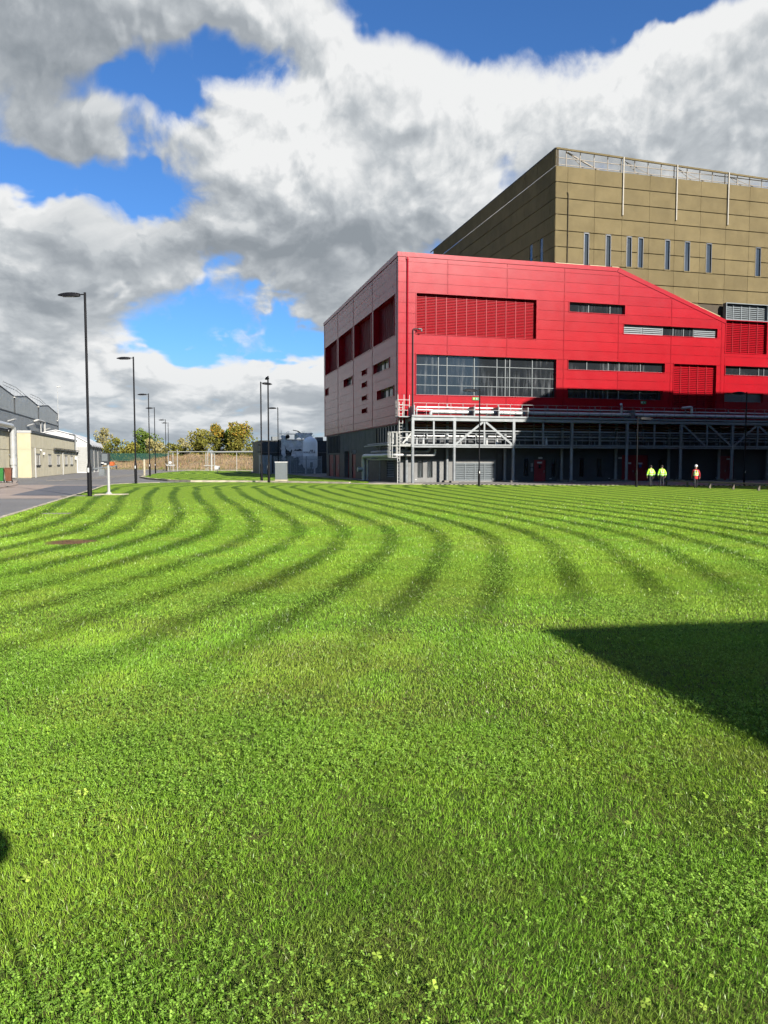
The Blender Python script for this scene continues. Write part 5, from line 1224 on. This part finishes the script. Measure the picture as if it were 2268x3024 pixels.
def tree(name, label, x, y, h, w, kind, n=2600, leaf=0.34, base=0.12, lobes=9, seed=1, group='trees beyond the far fence', gappy=0.0, kind2=None):
    rng = np.random.default_rng(seed); z0 = float(field_h(np.array(x), np.array(y))) - 0.1
    o = wthing(name, label, 'tree', (x, y, z0), 0, group)
    tr = MB(); tr.tube([(0,0,0),(0.1,0,h*0.2),(0.0,0.1,h*0.45),(0.1,0,h*0.8)], [h*0.022,h*0.017,h*0.011,h*0.004], 7)
    cs = []
    for i in range(lobes):
        a = rng.uniform(0, 2*math.pi); rr = math.sqrt(rng.uniform(0,1))*w*0.34; zz = h*(base + (0.93-base)*((i+0.5)/lobes))
        f = 1.0 - abs((zz/h-0.5)/0.62)**2.4; c = np.array([rr*f*math.cos(a)*1.15, rr*f*math.sin(a), zz]); cs.append((c, w*rng.uniform(0.17,0.30)*(0.55+0.6*f)))
        st = (0.05*rng.normal(), 0.0, max(h*0.12, zz*0.55)); tr.tube([st, (c[0]*0.5,c[1]*0.5,(st[2]+c[2])/2+0.2), tuple(c)], [h*0.008,h*0.006,h*0.002], 5)
    tr.build('trunk', M['bark'], o, smooth=True)
    pts = []; tint = []
    for c, r in cs:
        m_ = int(n/lobes); d = rng.normal(size=(m_,3)); d /= np.linalg.norm(d,axis=1)[:,None]; q = r*rng.uniform(0.25,1.0,m_)**0.45
        q *= 1+0.25*np.sin(d[:,0]*5+seed)*np.cos(d[:,2]*4+seed*2)
        p = c + d*q[:,None]*np.array([1,1,0.85]); keep = rng.uniform(size=m_) > gappy*rng.uniform(0.2,1.6)
        pts.append(p[keep]); tint.append((rng.normal(0.5+0.25*(rng.uniform()-0.5)*2, 0.17, m_) + 0.12*d[:,2])[keep])
    P = np.concatenate(pts); Tn = np.concatenate(tint); ok = P[:,2] > 0.1; P, Tn = P[ok], Tn[ok]
    me = leaf_mesh('crown', P, leaf, Tn, rng, LEAF[kind]); c_ = bpy.data.objects.new('crown', me); COL.objects.link(c_); c_.parent = o
    if kind2:
        top = P[P[:,2] > h*0.62]; sel = top[rng.uniform(size=len(top)) < (0.22 if kind == 'gold' else 0.45)]; me2 = leaf_mesh('crown', sel + rng.normal(size=sel.shape)*0.3, leaf*1.15, rng.normal(0.6,0.25,len(sel)), rng, LEAF[kind2])
        c2 = bpy.data.objects.new('crown', me2); COL.objects.link(c2); c2.parent = o
    return o
TREES = [
 ('birch_tree','tall thin pale-leaved tree just right of the white store',-93.5,256,11.0,6.5,'pale',2200,0.32,0.15,12,11,0.35,None),
 ('scrub_tree','olive scrub tree between the pale tree and the round green tree',-88.0,254,7.0,7.5,'olive',2000,0.34,0.05,9,12,0.1,None),
 ('scrub_tree','bushy olive tree in front of the pale tree by the white store',-96.5,252,6.2,8.0,'olive',2000,0.34,0.03,9,13,0.1,None),
 ('oak_tree','round dark green tree rising above the far hedge',-83.0,268,9.6,10.0,'green',3600,0.36,0.12,13,14,0.0,None),
 ('scrub_tree','low olive bush below the round green tree',-82.5,252,5.2,8.0,'olive',2000,0.34,0.03,9,15,0.1,None),
 ('scrub_tree','pale olive bush right of the round green tree',-74.5,250,5.8,8.0,'pale',2000,0.34,0.03,9,16,0.15,None),
 ('scrub_tree','small olive bush among the middle lamp posts',-69.0,252,4.4,7.0,'olive',1600,0.34,0.03,8,17,0.2,None),
 ('young_tree','slender pale sapling left of the big autumn trees',-67.0,258,6.6,4.2,'pale',1300,0.30,0.08,9,18,0.35,None),
 ('willow_tree','grey-green leafy tree at the left of the autumn group',-58.5,248,8.4,8.5,'olive',3400,0.34,0.06,12,19,0.05,None),
 ('autumn_tree','tree with thin orange top in the middle of the autumn group',-54.0,252,10.6,6.5,'olive',2800,0.34,0.10,12,20,0.2,'orange'),
 ('dark_tree','dark green tree showing between the orange-topped trees',-51.5,254,9.2,5.5,'green',2400,0.34,0.08,11,21,0.1,None),
 ('autumn_tree','broad yellow-green tree with orange top, right of the autumn group',-46.3,246,10.8,9.0,'gold',4600,0.36,0.05,15,22,0.05,'orange'),
 ('scrub_tree','low olive bush at the right foot of the yellow tree',-41.0,246,4.6,5.0,'olive',1200,0.32,0.03,7,23,0.1,None),
]
for nm, lab, x, y, h, w, kd, n, lf, ba, lo, sd, gp, k2 in TREES: tree(nm, lab, x, y, h, w, kd, n, lf, ba, lo, sd, gappy=gp, kind2=k2)
# distant wood on the skyline: one mass
rng = np.random.default_rng(5); n = 5200
hx = rng.uniform(-240, 60, n); hy = rng.uniform(400, 424, n); top = 4.2+2.2*np.sin(hx*0.13)+1.6*np.sin(hx*0.31+1)+1.0*np.sin(hx*0.9); hz = 2.5+rng.uniform(0,1,n)*np.clip(top,1.5,9)
wd = bpy.data.objects.new('distant_wood', leaf_mesh('distant_wood', np.stack([hx,hy,hz],1), 0.9, rng.normal(0.45,0.2,n), rng, LEAF['olive'])); COL.objects.link(wd)
tag(wd, 'low line of distant olive woodland on the skyline', 'wood', kind='stuff')
# green palisade at the top of the field
gf = wthing('green_fence', 'dark green palisade fence along the top of the rough field', 'fence', (-150,246,0), 0)
pm2 = MB().box(-0.11,0.11,-0.03,0.03,0,2.3).add([(-0.11,-0.03,2.3),(0.11,-0.03,2.3),(0.11,0.03,2.3),(-0.11,0.03,2.3),(0,0,2.55)], [(0,1,4),(1,2,4),(2,3,4),(3,0,4)]).mesh('pale'); pm2.materials.append(M['green_fence'])
for i in range(270):
    x = -112 + i*0.30
    if x > -67: break
    y = 244 + 0.10*(x+80); o = bpy.data.objects.new('pale', pm2); COL.objects.link(o); o.parent = gf; z_ = 2.75
    o.location = (x+150, y-246, z_-0.25+random.uniform(-0.04,0.04))
for a in range(-112, -66, 9):
    b = min(a+9, -67); za = zb = 2.75
    for h_ in (0.45, 1.9): MB().bar((a+150,244+0.1*(a+80)-246+0.08,za+h_-0.2),(b+150,244+0.1*(b+80)-246+0.08,zb+h_-0.2),0.06,0.09).build('rail', M['green_fence'], gf)
# dry rough grass on the bank: one mass of blades
def blade_mesh(name, P, H, Wd, lean, col, material, seg=1, yaw=None, rng=RNG):
    """P base points, H heights, Wd widths, lean (n,2) tip offset, col (n,3) colour"""
    n = len(P); yaw = rng.uniform(0, math.pi, n) if yaw is None else yaw
    ax = np.stack([np.cos(yaw), np.sin(yaw), np.zeros(n)], 1)*Wd[:,None]*0.5
    tip = P + np.concatenate([lean, H[:,None]], 1)
    if seg == 1:
        V = np.stack([P-ax, P+ax, tip], 1); nv = 3; F = np.arange(3*n).reshape(n,3); loops = F.ravel(); starts = np.arange(0,3*n,3); C = np.repeat(col, 3, 0)
    else:
        midp = P + np.concatenate([lean*0.35, H[:,None]*0.6], 1)
        V = np.stack([P-ax, P+ax, midp+ax*0.8, midp-ax*0.8, tip], 1); nv = 5; b = np.arange(n)[:,None]*5
        F = np.concatenate([b+np.array([[0,1,2]]), b+np.array([[0,2,3]]), b+np.array([[3,2,4]])], 1).reshape(-1,3); loops = F.ravel(); starts = np.arange(0,len(loops),3); C = np.repeat(col, 5, 0)
    me = bpy.data.meshes.new(name); me.vertices.add(nv*n); me.vertices.foreach_set('co', V.reshape(-1).astype(np.float32))
    me.loops.add(len(loops)); me.loops.foreach_set('vertex_index', loops.astype(np.int32)); me.polygons.add(len(starts)); me.polygons.foreach_set('loop_start', starts.astype(np.int32))
    at = me.color_attributes.new('blade', 'FLOAT_COLOR', 'POINT'); at.data.foreach_set('color', np.concatenate([C, np.ones((len(C),1))], 1).astype(np.float32).ravel())
    me.update(); me.materials.append(material); return me
def blade_mat(name, trans=0.3, gloss=0.0):
    m = bpy.data.materials.new(name); m.use_nodes = True; k = NT(m.node_tree); out = k.n['Material Output']; k.n.remove(k.n['Principled BSDF'])
    at = k.node('ShaderNodeAttribute'); at.attribute_name = 'blade'; c = at.outputs['Color']
    d = k.node('ShaderNodeBsdfDiffuse'); t = k.node('ShaderNodeBsdfTranslucent'); k.put(d.inputs[0], c); k.put(t.inputs[0], c)
    mx = k.node('ShaderNodeMixShader'); mx.inputs[0].default_value = trans; k.l.new(d.outputs[0], mx.inputs[1]); k.l.new(t.outputs[0], mx.inputs[2]); res = mx.outputs[0]
    if gloss:
        g = k.node('ShaderNodeBsdfGlossy'); g.inputs['Roughness'].default_value = 0.35; m2 = k.node('ShaderNodeMixShader'); m2.inputs[0].default_value = gloss
        k.l.new(res, m2.inputs[1]); k.l.new(g.outputs[0], m2.inputs[2]); res = m2.outputs[0]
    k.l.new(res, out.inputs['Surface']); return m
M['blade'] = blade_mat('grass_blade', 0.3, 0.015); M['dry_blade'] = blade_mat('dry_grass_blade', 0.25)
n = 60000; x = RNG.uniform(-125,-22,n); y = RNG.uniform(184,262,n); z = field_h(x, y); ok = z > 0.02; x, y, z = x[ok], y[ok], z[ok]; n = len(x)
clump = 0.5+0.5*np.sin(x*0.9+1.7*np.sin(y*0.4))*np.sin(y*0.6+x*0.2); Hh = (0.30+0.95*clump**2)*RNG.uniform(0.6,1.3,n)*np.where(z < 0.25, 0.45, 1.0)
t_ = RNG.uniform(0,1,n)[:,None]; patch = (0.5+0.5*np.sin(x*0.21+2*np.sin(y*0.09))*np.cos(y*0.17+x*0.05))[:,None]; t_ = np.clip(0.55*t_+0.55*patch-0.05, 0, 1); colr = (1-t_)*np.array([0.15,0.095,0.055]) + t_*np.array([0.32,0.235,0.14]); gsel = ((z < 0.3) & (RNG.uniform(size=n) < 0.75)) | (RNG.uniform(size=n) < 0.10); colr[gsel] = np.array([0.10,0.13,0.025])
rg = bpy.data.objects.new('rough_grass', blade_mesh('rough_grass', np.stack([x,y,z-0.05],1), Hh, RNG.uniform(0.05,0.16,n), RNG.normal(0,0.18,(n,2)), colr, M['dry_blade'])); COL.objects.link(rg)
tag(rg, 'dry brown rough grass covering the bank beyond the road', 'grass', kind='stuff')

# ------------------------------------------------------------------ people
def skin_mesh(nodes, edges, root=0, sub=2):
    """nodes: name -> (xyz, radius or (rx,ry)); continuous surface grown with Skin + Subdivision"""
    names = list(nodes); idx = {k: i for i, k in enumerate(names)}
    me = bpy.data.meshes.new('sk'); me.from_pydata([nodes[k][0] for k in names], [(idx[a], idx[b]) for a, b in edges], []); ob = bpy.data.objects.new('sk', me); COL.objects.link(ob)
    md = ob.modifiers.new('skin', 'SKIN'); md.use_smooth_shade = True
    for i, k_ in enumerate(names):
        r = nodes[k_][1]; r = (r, r) if not isinstance(r, tuple) else r; me.skin_vertices[0].data[i].radius = r; me.skin_vertices[0].data[i].use_root = (i == root)
    sb = ob.modifiers.new('sub', 'SUBSURF'); sb.levels = sub; sb.render_levels = sub
    out = bpy.data.meshes.new_from_object(ob.evaluated_get(bpy.context.evaluated_depsgraph_get())); bpy.data.objects.remove(ob); bpy.data.meshes.remove(me)
    out.polygons.foreach_set('use_smooth', [True]*len(out.polygons)); return out
def person(label, loc, rotz, top, legs, stride=0.0, arm=0.0, helmet=False, vest=None, coat=True, look=0.0, seed=0):
    """faces local +y; back towards -y"""
    o = wthing('person', label, 'person', loc, rotz, 'workers walking along the gantry')
    st = stride
    hip = 0.93
    N = {'pelvis': ((0,0,hip), (0.155,0.115)), 'waist': ((0,0.01,1.10), (0.145,0.105)), 'chest': ((0,0.0,1.30), (0.17,0.12)), 'neck0': ((0,0.0,1.45), (0.09,0.08)), 'neck': ((0,0.02,1.52), 0.06), 'head0': ((0,0.035,1.60), (0.075,0.09)), 'head1': ((0,0.03,1.70), (0.078,0.095)), 'head2': ((0,0.02,1.755), (0.05,0.06))}
    E_ = [('pelvis','waist'),('waist','chest'),('chest','neck0'),('neck0','neck'),('neck','head0'),('head0','head1'),('head1','head2')]
    for s_, sg_ in ((-1,'l'),(1,'r')):
        f = st*s_
        N['hip'+sg_] = ((0.09*s_,0,hip-0.06), 0.095); N['knee'+sg_] = ((0.095*s_,f*0.55+0.02,0.50), 0.062); N['ankle'+sg_] = ((0.10*s_,f-0.02,0.09+max(0,-f)*0.25), 0.042); N['toe'+sg_] = ((0.11*s_,f+0.13,0.045+max(0,-f)*0.05), (0.04,0.03))
        E_ += [('pelvis','hip'+sg_),('hip'+sg_,'knee'+sg_),('knee'+sg_,'ankle'+sg_),('ankle'+sg_,'toe'+sg_)]
        g = -arm*s_
        N['sh'+sg_] = ((0.185*s_,0,1.40), 0.066); N['el'+sg_] = ((0.26*s_,g*0.5-0.03,1.13), 0.045); N['wr'+sg_] = ((0.27*s_,g+0.05,0.90), 0.032); N['palm'+sg_] = ((0.265*s_,g+0.07,0.82), (0.036,0.018))
        E_ += [('chest','sh'+sg_),('sh'+sg_,'el'+sg_),('el'+sg_,'wr'+sg_),('wr'+sg_,'palm'+sg_)]
        for j, (dx, L) in enumerate(((-0.03,0.07),(-0.01,0.085),(0.01,0.08),(0.028,0.06))):
            N['f%d%s' % (j,sg_)] = ((0.265*s_-0.01*s_, g+0.07+dx, 0.80-L*0.55), 0.009); N['g%d%s' % (j,sg_)] = ((0.265*s_-0.03*s_, g+0.075+dx, 0.80-L), 0.008)
            E_ += [('palm'+sg_,'f%d%s' % (j,sg_)),('f%d%s' % (j,sg_),'g%d%s' % (j,sg_))]
        N['th'+sg_] = ((0.24*s_, g+0.115, 0.815), 0.011); N['th2'+sg_] = ((0.225*s_, g+0.13, 0.775), 0.009); E_ += [('wr'+sg_,'th'+sg_),('th'+sg_,'th2'+sg_)]
    N['nose'] = ((0,0.135,1.635), 0.014); E_ += [('head0','nose')]
    me = skin_mesh(N, E_)
    for m_ in (M[legs], M['skin'], M['shoe'], M['overall' if not coat else top]): me.materials.append(m_)
    for p in me.polygons:
        z = p.center.z; x = abs(p.center.x)
        p.material_index = 1 if z > 1.49 or (z < 0.90 and x > 0.205) else 2 if z < 0.11 else 0 if z < 0.95 and x < 0.205 else 3
    body = bpy.data.objects.new('body', me); COL.objects.link(body); body.parent = o
    # eyes and ears
    for s_ in (-1, 1):
        MB().lathe([(0.0,-0.012),(0.010,-0.006),(0.010,0.006),(0.0,0.012)], (0.032*s_,0.118,1.665), 8).build('eye', M['hair'], o)
        MB().lathe([(0.0,-0.03),(0.014,-0.015),(0.016,0.012),(0.0,0.03)], (0.088*s_,0.02,1.645), 8).build('ear', M['skin'], o)
    # jacket or vest over the body
    if coat:
        K = {'a': ((0,0,0.86), (0.215,0.165)), 'b': ((0,0,1.05), (0.205,0.155)), 'c': ((0,-0.01,1.28), (0.215,0.16)), 'd': ((0,0,1.46), (0.115,0.10)), 'e': ((0,0.0,1.55), (0.085,0.08))}
        J = [('a','b'),('b','c'),('c','d'),('d','e')]
        for s_, sg_ in ((-1,'l'),(1,'r')):
            g = -arm*s_; K['s'+sg_] = ((0.19*s_,0,1.40), 0.098); K['e'+sg_] = ((0.285*s_,g*0.5-0.03,1.12), 0.08); K['w'+sg_] = ((0.30*s_,g+0.04,0.90), 0.062); J += [('c','s'+sg_),('s'+sg_,'e'+sg_),('e'+sg_,'w'+sg_)]
        jm = skin_mesh(K, J); jm.materials.append(M[top]); j_ = bpy.data.objects.new('jacket', jm); COL.objects.link(j_); j_.parent = o
        for z_, r_ in ((0.98, 0.222), (1.14, 0.220)):
            MB().add([((r_)*math.cos(a*math.pi/12), r_*0.78*math.sin(a*math.pi/12), z_+dz) for dz in (0, 0.05) for a in range(24)], [(i,(i+1)%24,24+(i+1)%24,24+i) for i in range(24)]).build('reflective_band', M['reflect'], o)
        for s_ in (-1, 1):
            MB().bar((0.09*s_,-0.155,1.18),(0.10*s_,-0.13,1.42),0.05,0.02).build('reflective_band', M['reflect'], o)
            g = -arm*s_; MB().tube([(0.293*s_,g*0.75,1.0),(0.288*s_,g*0.66,1.05)], 0.082, 12).build('reflective_band', M['reflect'], o)
    if vest:
        K = {'a': ((0,0,0.92), (0.195,0.145)), 'b': ((0,0,1.08), (0.19,0.14)), 'c': ((0,-0.005,1.28), (0.205,0.148)), 'd': ((0,0,1.43), (0.13,0.105))}
        vm = skin_mesh(K, [('a','b'),('b','c'),('c','d')]); vm.materials.append(M[vest]); v_ = bpy.data.objects.new('vest', vm); COL.objects.link(v_); v_.parent = o
        for z_ in (1.0, 1.12): MB().add([(0.202*math.cos(a*math.pi/12), 0.152*math.sin(a*math.pi/12), z_+dz) for dz in (0, 0.05) for a in range(24)], [(i,(i+1)%24,24+(i+1)%24,24+i) for i in range(24)]).build('reflective_band', M['reflect'], o)
        for s_ in (-1, 1): MB().bar((0.085*s_,-0.15,1.17),(0.09*s_,-0.12,1.43),0.05,0.02).build('reflective_band', M['reflect'], o)
        MB().box(-0.07,0.07,-0.158,-0.148,1.26,1.30).box(-0.05,0.05,-0.157,-0.147,1.33,1.37).build('vest_print', M['dark_grey'], o)
        # overall skirt (long coat tails)
        cm_ = skin_mesh({'a': ((0,0,0.68), (0.185,0.14)), 'b': ((0,0,0.85), (0.18,0.135)), 'c': ((0,0,1.02), (0.165,0.12))}, [('a','b'),('b','c')]); cm_.materials.append(M['overall']); c_ = bpy.data.objects.new('coat_tail', cm_); COL.objects.link(c_); c_.parent = o
    if helmet:
        prof_h = [(0.135,1.70),(0.125,1.715),(0.118,1.74),(0.105,1.80),(0.07,1.845),(0.02,1.86)]
        hm = MB().lathe([(r, z) for r, z in prof_h], (0,0.03,0), 20).build('helmet', M['helmet'], o, smooth=True); MB().box(-0.08,0.08,0.12,0.20,1.70,1.715).build('helmet_peak', M['helmet'], o)
    else:
        hm = MB().lathe([(0.0,-0.085),(0.06,-0.07),(0.090,-0.02),(0.092,0.03),(0.07,0.075),(0.0,0.095)], (0,-0.005,1.695), 16).build('hair', M['hair'], o, smooth=True)
    return o
person('worker in lime hi-vis jacket, left of the pair walking side by side', (22.05,63.6,0.07), rad(6), 'hivis', 'trouser', 0.10, 0.06)
person('worker in lime hi-vis jacket, right of the pair walking side by side', (22.85,63.3,0.07), rad(-4), 'hivis', 'trouser', -0.08, 0.05)
person('worker in white helmet, red overall and yellow vest walking alone', (24.15,59.6,0.07), rad(-12), 'overall', 'trouser', 0.24, 0.14, helmet=True, vest='hivis_y', coat=False)

# ------------------------------------------------------------------ lawn grass: real blades near the camera, thinning with distance
def vnoise(x, y, sc, seed):
    """cheap smooth value noise in numpy"""
    r = np.random.default_rng(seed).uniform(0, 1, (64, 64)); u, v = x*sc, y*sc; i, j = np.floor(u).astype(int), np.floor(v).astype(int); fu, fv = u-i, v-j
    fu, fv = fu*fu*(3-2*fu), fv*fv*(3-2*fv); g = lambda a, b: r[a % 64, b % 64]
    return g(i,j)*(1-fu)*(1-fv)+g(i+1,j)*fu*(1-fv)+g(i,j+1)*(1-fu)*fv+g(i+1,j+1)*fu*fv
def fbm(x, y, sc, seed): return 0.5*vnoise(x,y,sc,seed)+0.3*vnoise(x,y,sc*2.1,seed+1)+0.2*vnoise(x,y,sc*4.3,seed+2)
def in_lawn(x, y):
    ly = [p[1] for p in LAWN1_LEFT]; lx = [p[0] for p in LAWN1_LEFT]
    back = np.interp(x, [p[0] for p in LAWN1_BACK], [p[1] for p in LAWN1_BACK])
    return (x > np.interp(y, ly, lx)+0.05) & (y < back-0.1)
def band_np(x, y):
    w = 0.30*(fbm(x, y, 0.5, 3)-0.5); f = np.abs(((lap_np(x+w, y)+0.5) % 1.0)-0.5) + 0.14*(fbm(x, y, 3.0, 9)-0.5)
    return np.clip((0.27-f)/0.19, 0, 1)*np.clip((y-np.clip(5+(x+2)*0.8,5,9))/4.0, 0, 1)*(0.6+0.4*np.clip((fbm(x,y,0.15,4)-0.3)/0.3,0,1))
slabs = [(1.5,2.5,7000,0.032,0.0030,3),(2.5,4,11500,0.032,0.0030,3),(4,6,8600,0.032,0.0037,3),(6,9,4600,0.033,0.0054,3),(9,14,1900,0.036,0.0095,1),(14,22,700,0.038,0.016,1),(22,30,210,0.038,0.028,1),(30,46,85,0.036,0.040,1)]
groups = {1: [], 3: []}
BARE = [(r_.uniform(-0.5,0.5)*q_, q_, r_.uniform(0.03,0.10)) for r_ in [np.random.default_rng(78)] for q_ in r_.uniform(2.9,8,24)]
for y0, y1, dens, hh, ww, seg in slabs:
    wid = 0.53*y1*2+5.4; n = int(dens*(y1-y0)*wid); x = RNG.uniform(-wid/2, wid/2, n); y = RNG.uniform(y0, y1, n)
    ok = (np.abs(x) < 0.53*y+2.6) & in_lawn(x, y); x, y = x[ok], y[ok]; n = len(x)
    bd = band_np(x, y); thin = fbm(x, y, 1.1, 21); lush = fbm(x, y, 0.45, 31); clov = fbm(x, y, 0.9, 51)
    dirt = ((x+8.0)*0.72)**2+((y-19.5)*0.6)**2 < 0.20
    bare = np.zeros(n, bool)
    for bx, by, br in BARE: bare |= ((x-bx)**2+((y-by)*0.9)**2 < (br*(0.7+0.6*thin))**2)
    fade = np.clip((46-y)/16, 0, 1) if y0 >= 30 else 1.0
    keep = (RNG.uniform(size=n) < fade) & (RNG.uniform(size=n) < np.where(thin < 0.32, 0.75, 1.0)) & ~dirt & (~bare | (RNG.uniform(size=n) < 0.25)); x, y, bd, lush, thin = x[keep], y[keep], bd[keep], lush[keep], thin[keep]; n = len(x)
    H = hh*RNG.uniform(0.5,1.25,n)*(0.75+0.6*lush)*(1+0.25*bd); Wd = ww*RNG.uniform(0.7,1.3,n)
    ln = RNG.normal(0, 0.45, (n,2))*H[:,None]; ln += (np.stack([0.5*np.sin(x*0.9+y*0.4), 0.5*np.cos(y*0.7)],1)*H[:,None]*0.5)
    t = np.clip(RNG.normal(0.5,0.22,n) + 0.5*(lush-0.5), 0, 1)[:,None]
    col = (1-t)*np.array([0.106,0.206,0.015]) + t*np.array([0.255,0.395,0.042])
    yl = (RNG.uniform(size=n) < (0.05 if y0 < 9 else 0.02)+0.22*np.clip(0.42-thin,0,1)*2); col[yl] = np.array([0.19,0.175,0.06])*RNG.uniform(0.7,1.15,(int(yl.sum()),1))
    pch = fbm(x, y, 0.8, 61); col = col*(0.55+0.55*fbm(x, y, 2.2, 65)+0.36*fbm(x, y, 0.4, 67))[:,None]; gr = np.clip((fbm(x, y, 0.55, 69)-0.45)/0.2, 0, 1)[:,None]; col = col*(1-0.22*gr*np.array([1.0,0.35,0.6])); dry = np.clip((pch-0.56)/0.16, 0, 1)[:,None]*0.35; col = col*(1-dry)+np.array([0.20,0.21,0.045])*dry
    col = col*(1-0.62*bd[:,None])
    groups[seg].append((np.stack([x,y,np.full(n,0.065)],1), H, Wd, ln, col))
gm = None
for seg, L in groups.items():
    A = [np.concatenate([q[i] for q in L]) for i in range(5)]
    nm = 'lawn_grass' if seg == 3 else 'lawn_grass_far'
    o = bpy.data.objects.new('mown_grass', blade_mesh('mown_grass', *A, M['blade'], seg)); COL.objects.link(o)
    tag(o, 'short mown green grass blades on the near lawn' if seg == 3 else 'striped mown green grass across the wide middle of the lawn', 'grass', kind='stuff')
# clover and broad-leaved weeds in patches
def leaflets(n, y0, y1, size, thr, seed, cols, name, label, nl=3, hz=(0.03,0.06)):
    r = np.random.default_rng(seed); y = y0+(y1-y0)*r.uniform(size=n)**1.0; x = r.uniform(-1,1,n)*(0.53*y+2.6); pt = fbm(x, y, 0.55, seed+7); ok = (pt + 0.09*r.normal(size=n) > thr) & in_lawn(x, y); x, y = x[ok], y[ok]; n = len(x)
    z = 0.07+r.uniform(hz[0],hz[1],n); s = size*r.uniform(0.6,1.3,n)*(1+0.05*y); base = np.stack([x,y,z],1); yaw = r.uniform(0,2*math.pi,n); tl = r.normal(0,0.30,(n,2)); VV = []; CC = []
    t = r.uniform(size=n)[:,None]; c = (1-t)*np.array(cols[0])+t*np.array(cols[1])
    for k_ in range(nl):
        a = yaw+2*math.pi*k_/nl; d = np.stack([np.cos(a),np.sin(a),tl[:,0]*np.cos(a)+tl[:,1]*np.sin(a)],1); q = np.stack([-np.sin(a),np.cos(a),tl[:,1]*0.5],1)
        VV.append(np.stack([base, base+(d*0.75-q*0.48)*s[:,None], base+d*1.05*s[:,None], base+(d*0.75+q*0.48)*s[:,None]],1)); CC.append(np.repeat(c,4,0).reshape(n,4,3)*r.uniform(0.8,1.2,(n,1,1)))
    V = np.concatenate(VV).reshape(-1,3); Cc = np.concatenate(CC).reshape(-1,3); m = len(V)//4
    me = bpy.data.meshes.new(name); me.vertices.add(4*m); me.vertices.foreach_set('co', V.astype(np.float32).ravel()); me.loops.add(4*m); me.loops.foreach_set('vertex_index', np.arange(4*m,dtype=np.int32)); me.polygons.add(m); me.polygons.foreach_set('loop_start', np.arange(0,4*m,4,dtype=np.int32))
    at = me.color_attributes.new('blade','FLOAT_COLOR','POINT'); at.data.foreach_set('color', np.concatenate([Cc,np.ones((len(Cc),1))],1).astype(np.float32).ravel()); me.update(); me.materials.append(M['blade'])
    o = bpy.data.objects.new(name, me); COL.objects.link(o); tag(o, label, 'clover', kind='stuff'); return m
leaflets(260000, 1.6, 16, 0.0092, 0.555, 71, ((0.125,0.245,0.028),(0.24,0.39,0.06)), 'clover', 'patches of small round clover leaves among the near grass')
leaflets(2600, 1.6, 12, 0.015, 0.52, 91, ((0.19,0.31,0.03),(0.32,0.42,0.07)), 'lawn_weed', 'scattered broad pale weed leaves in the near lawn', 4, (0.035,0.06))
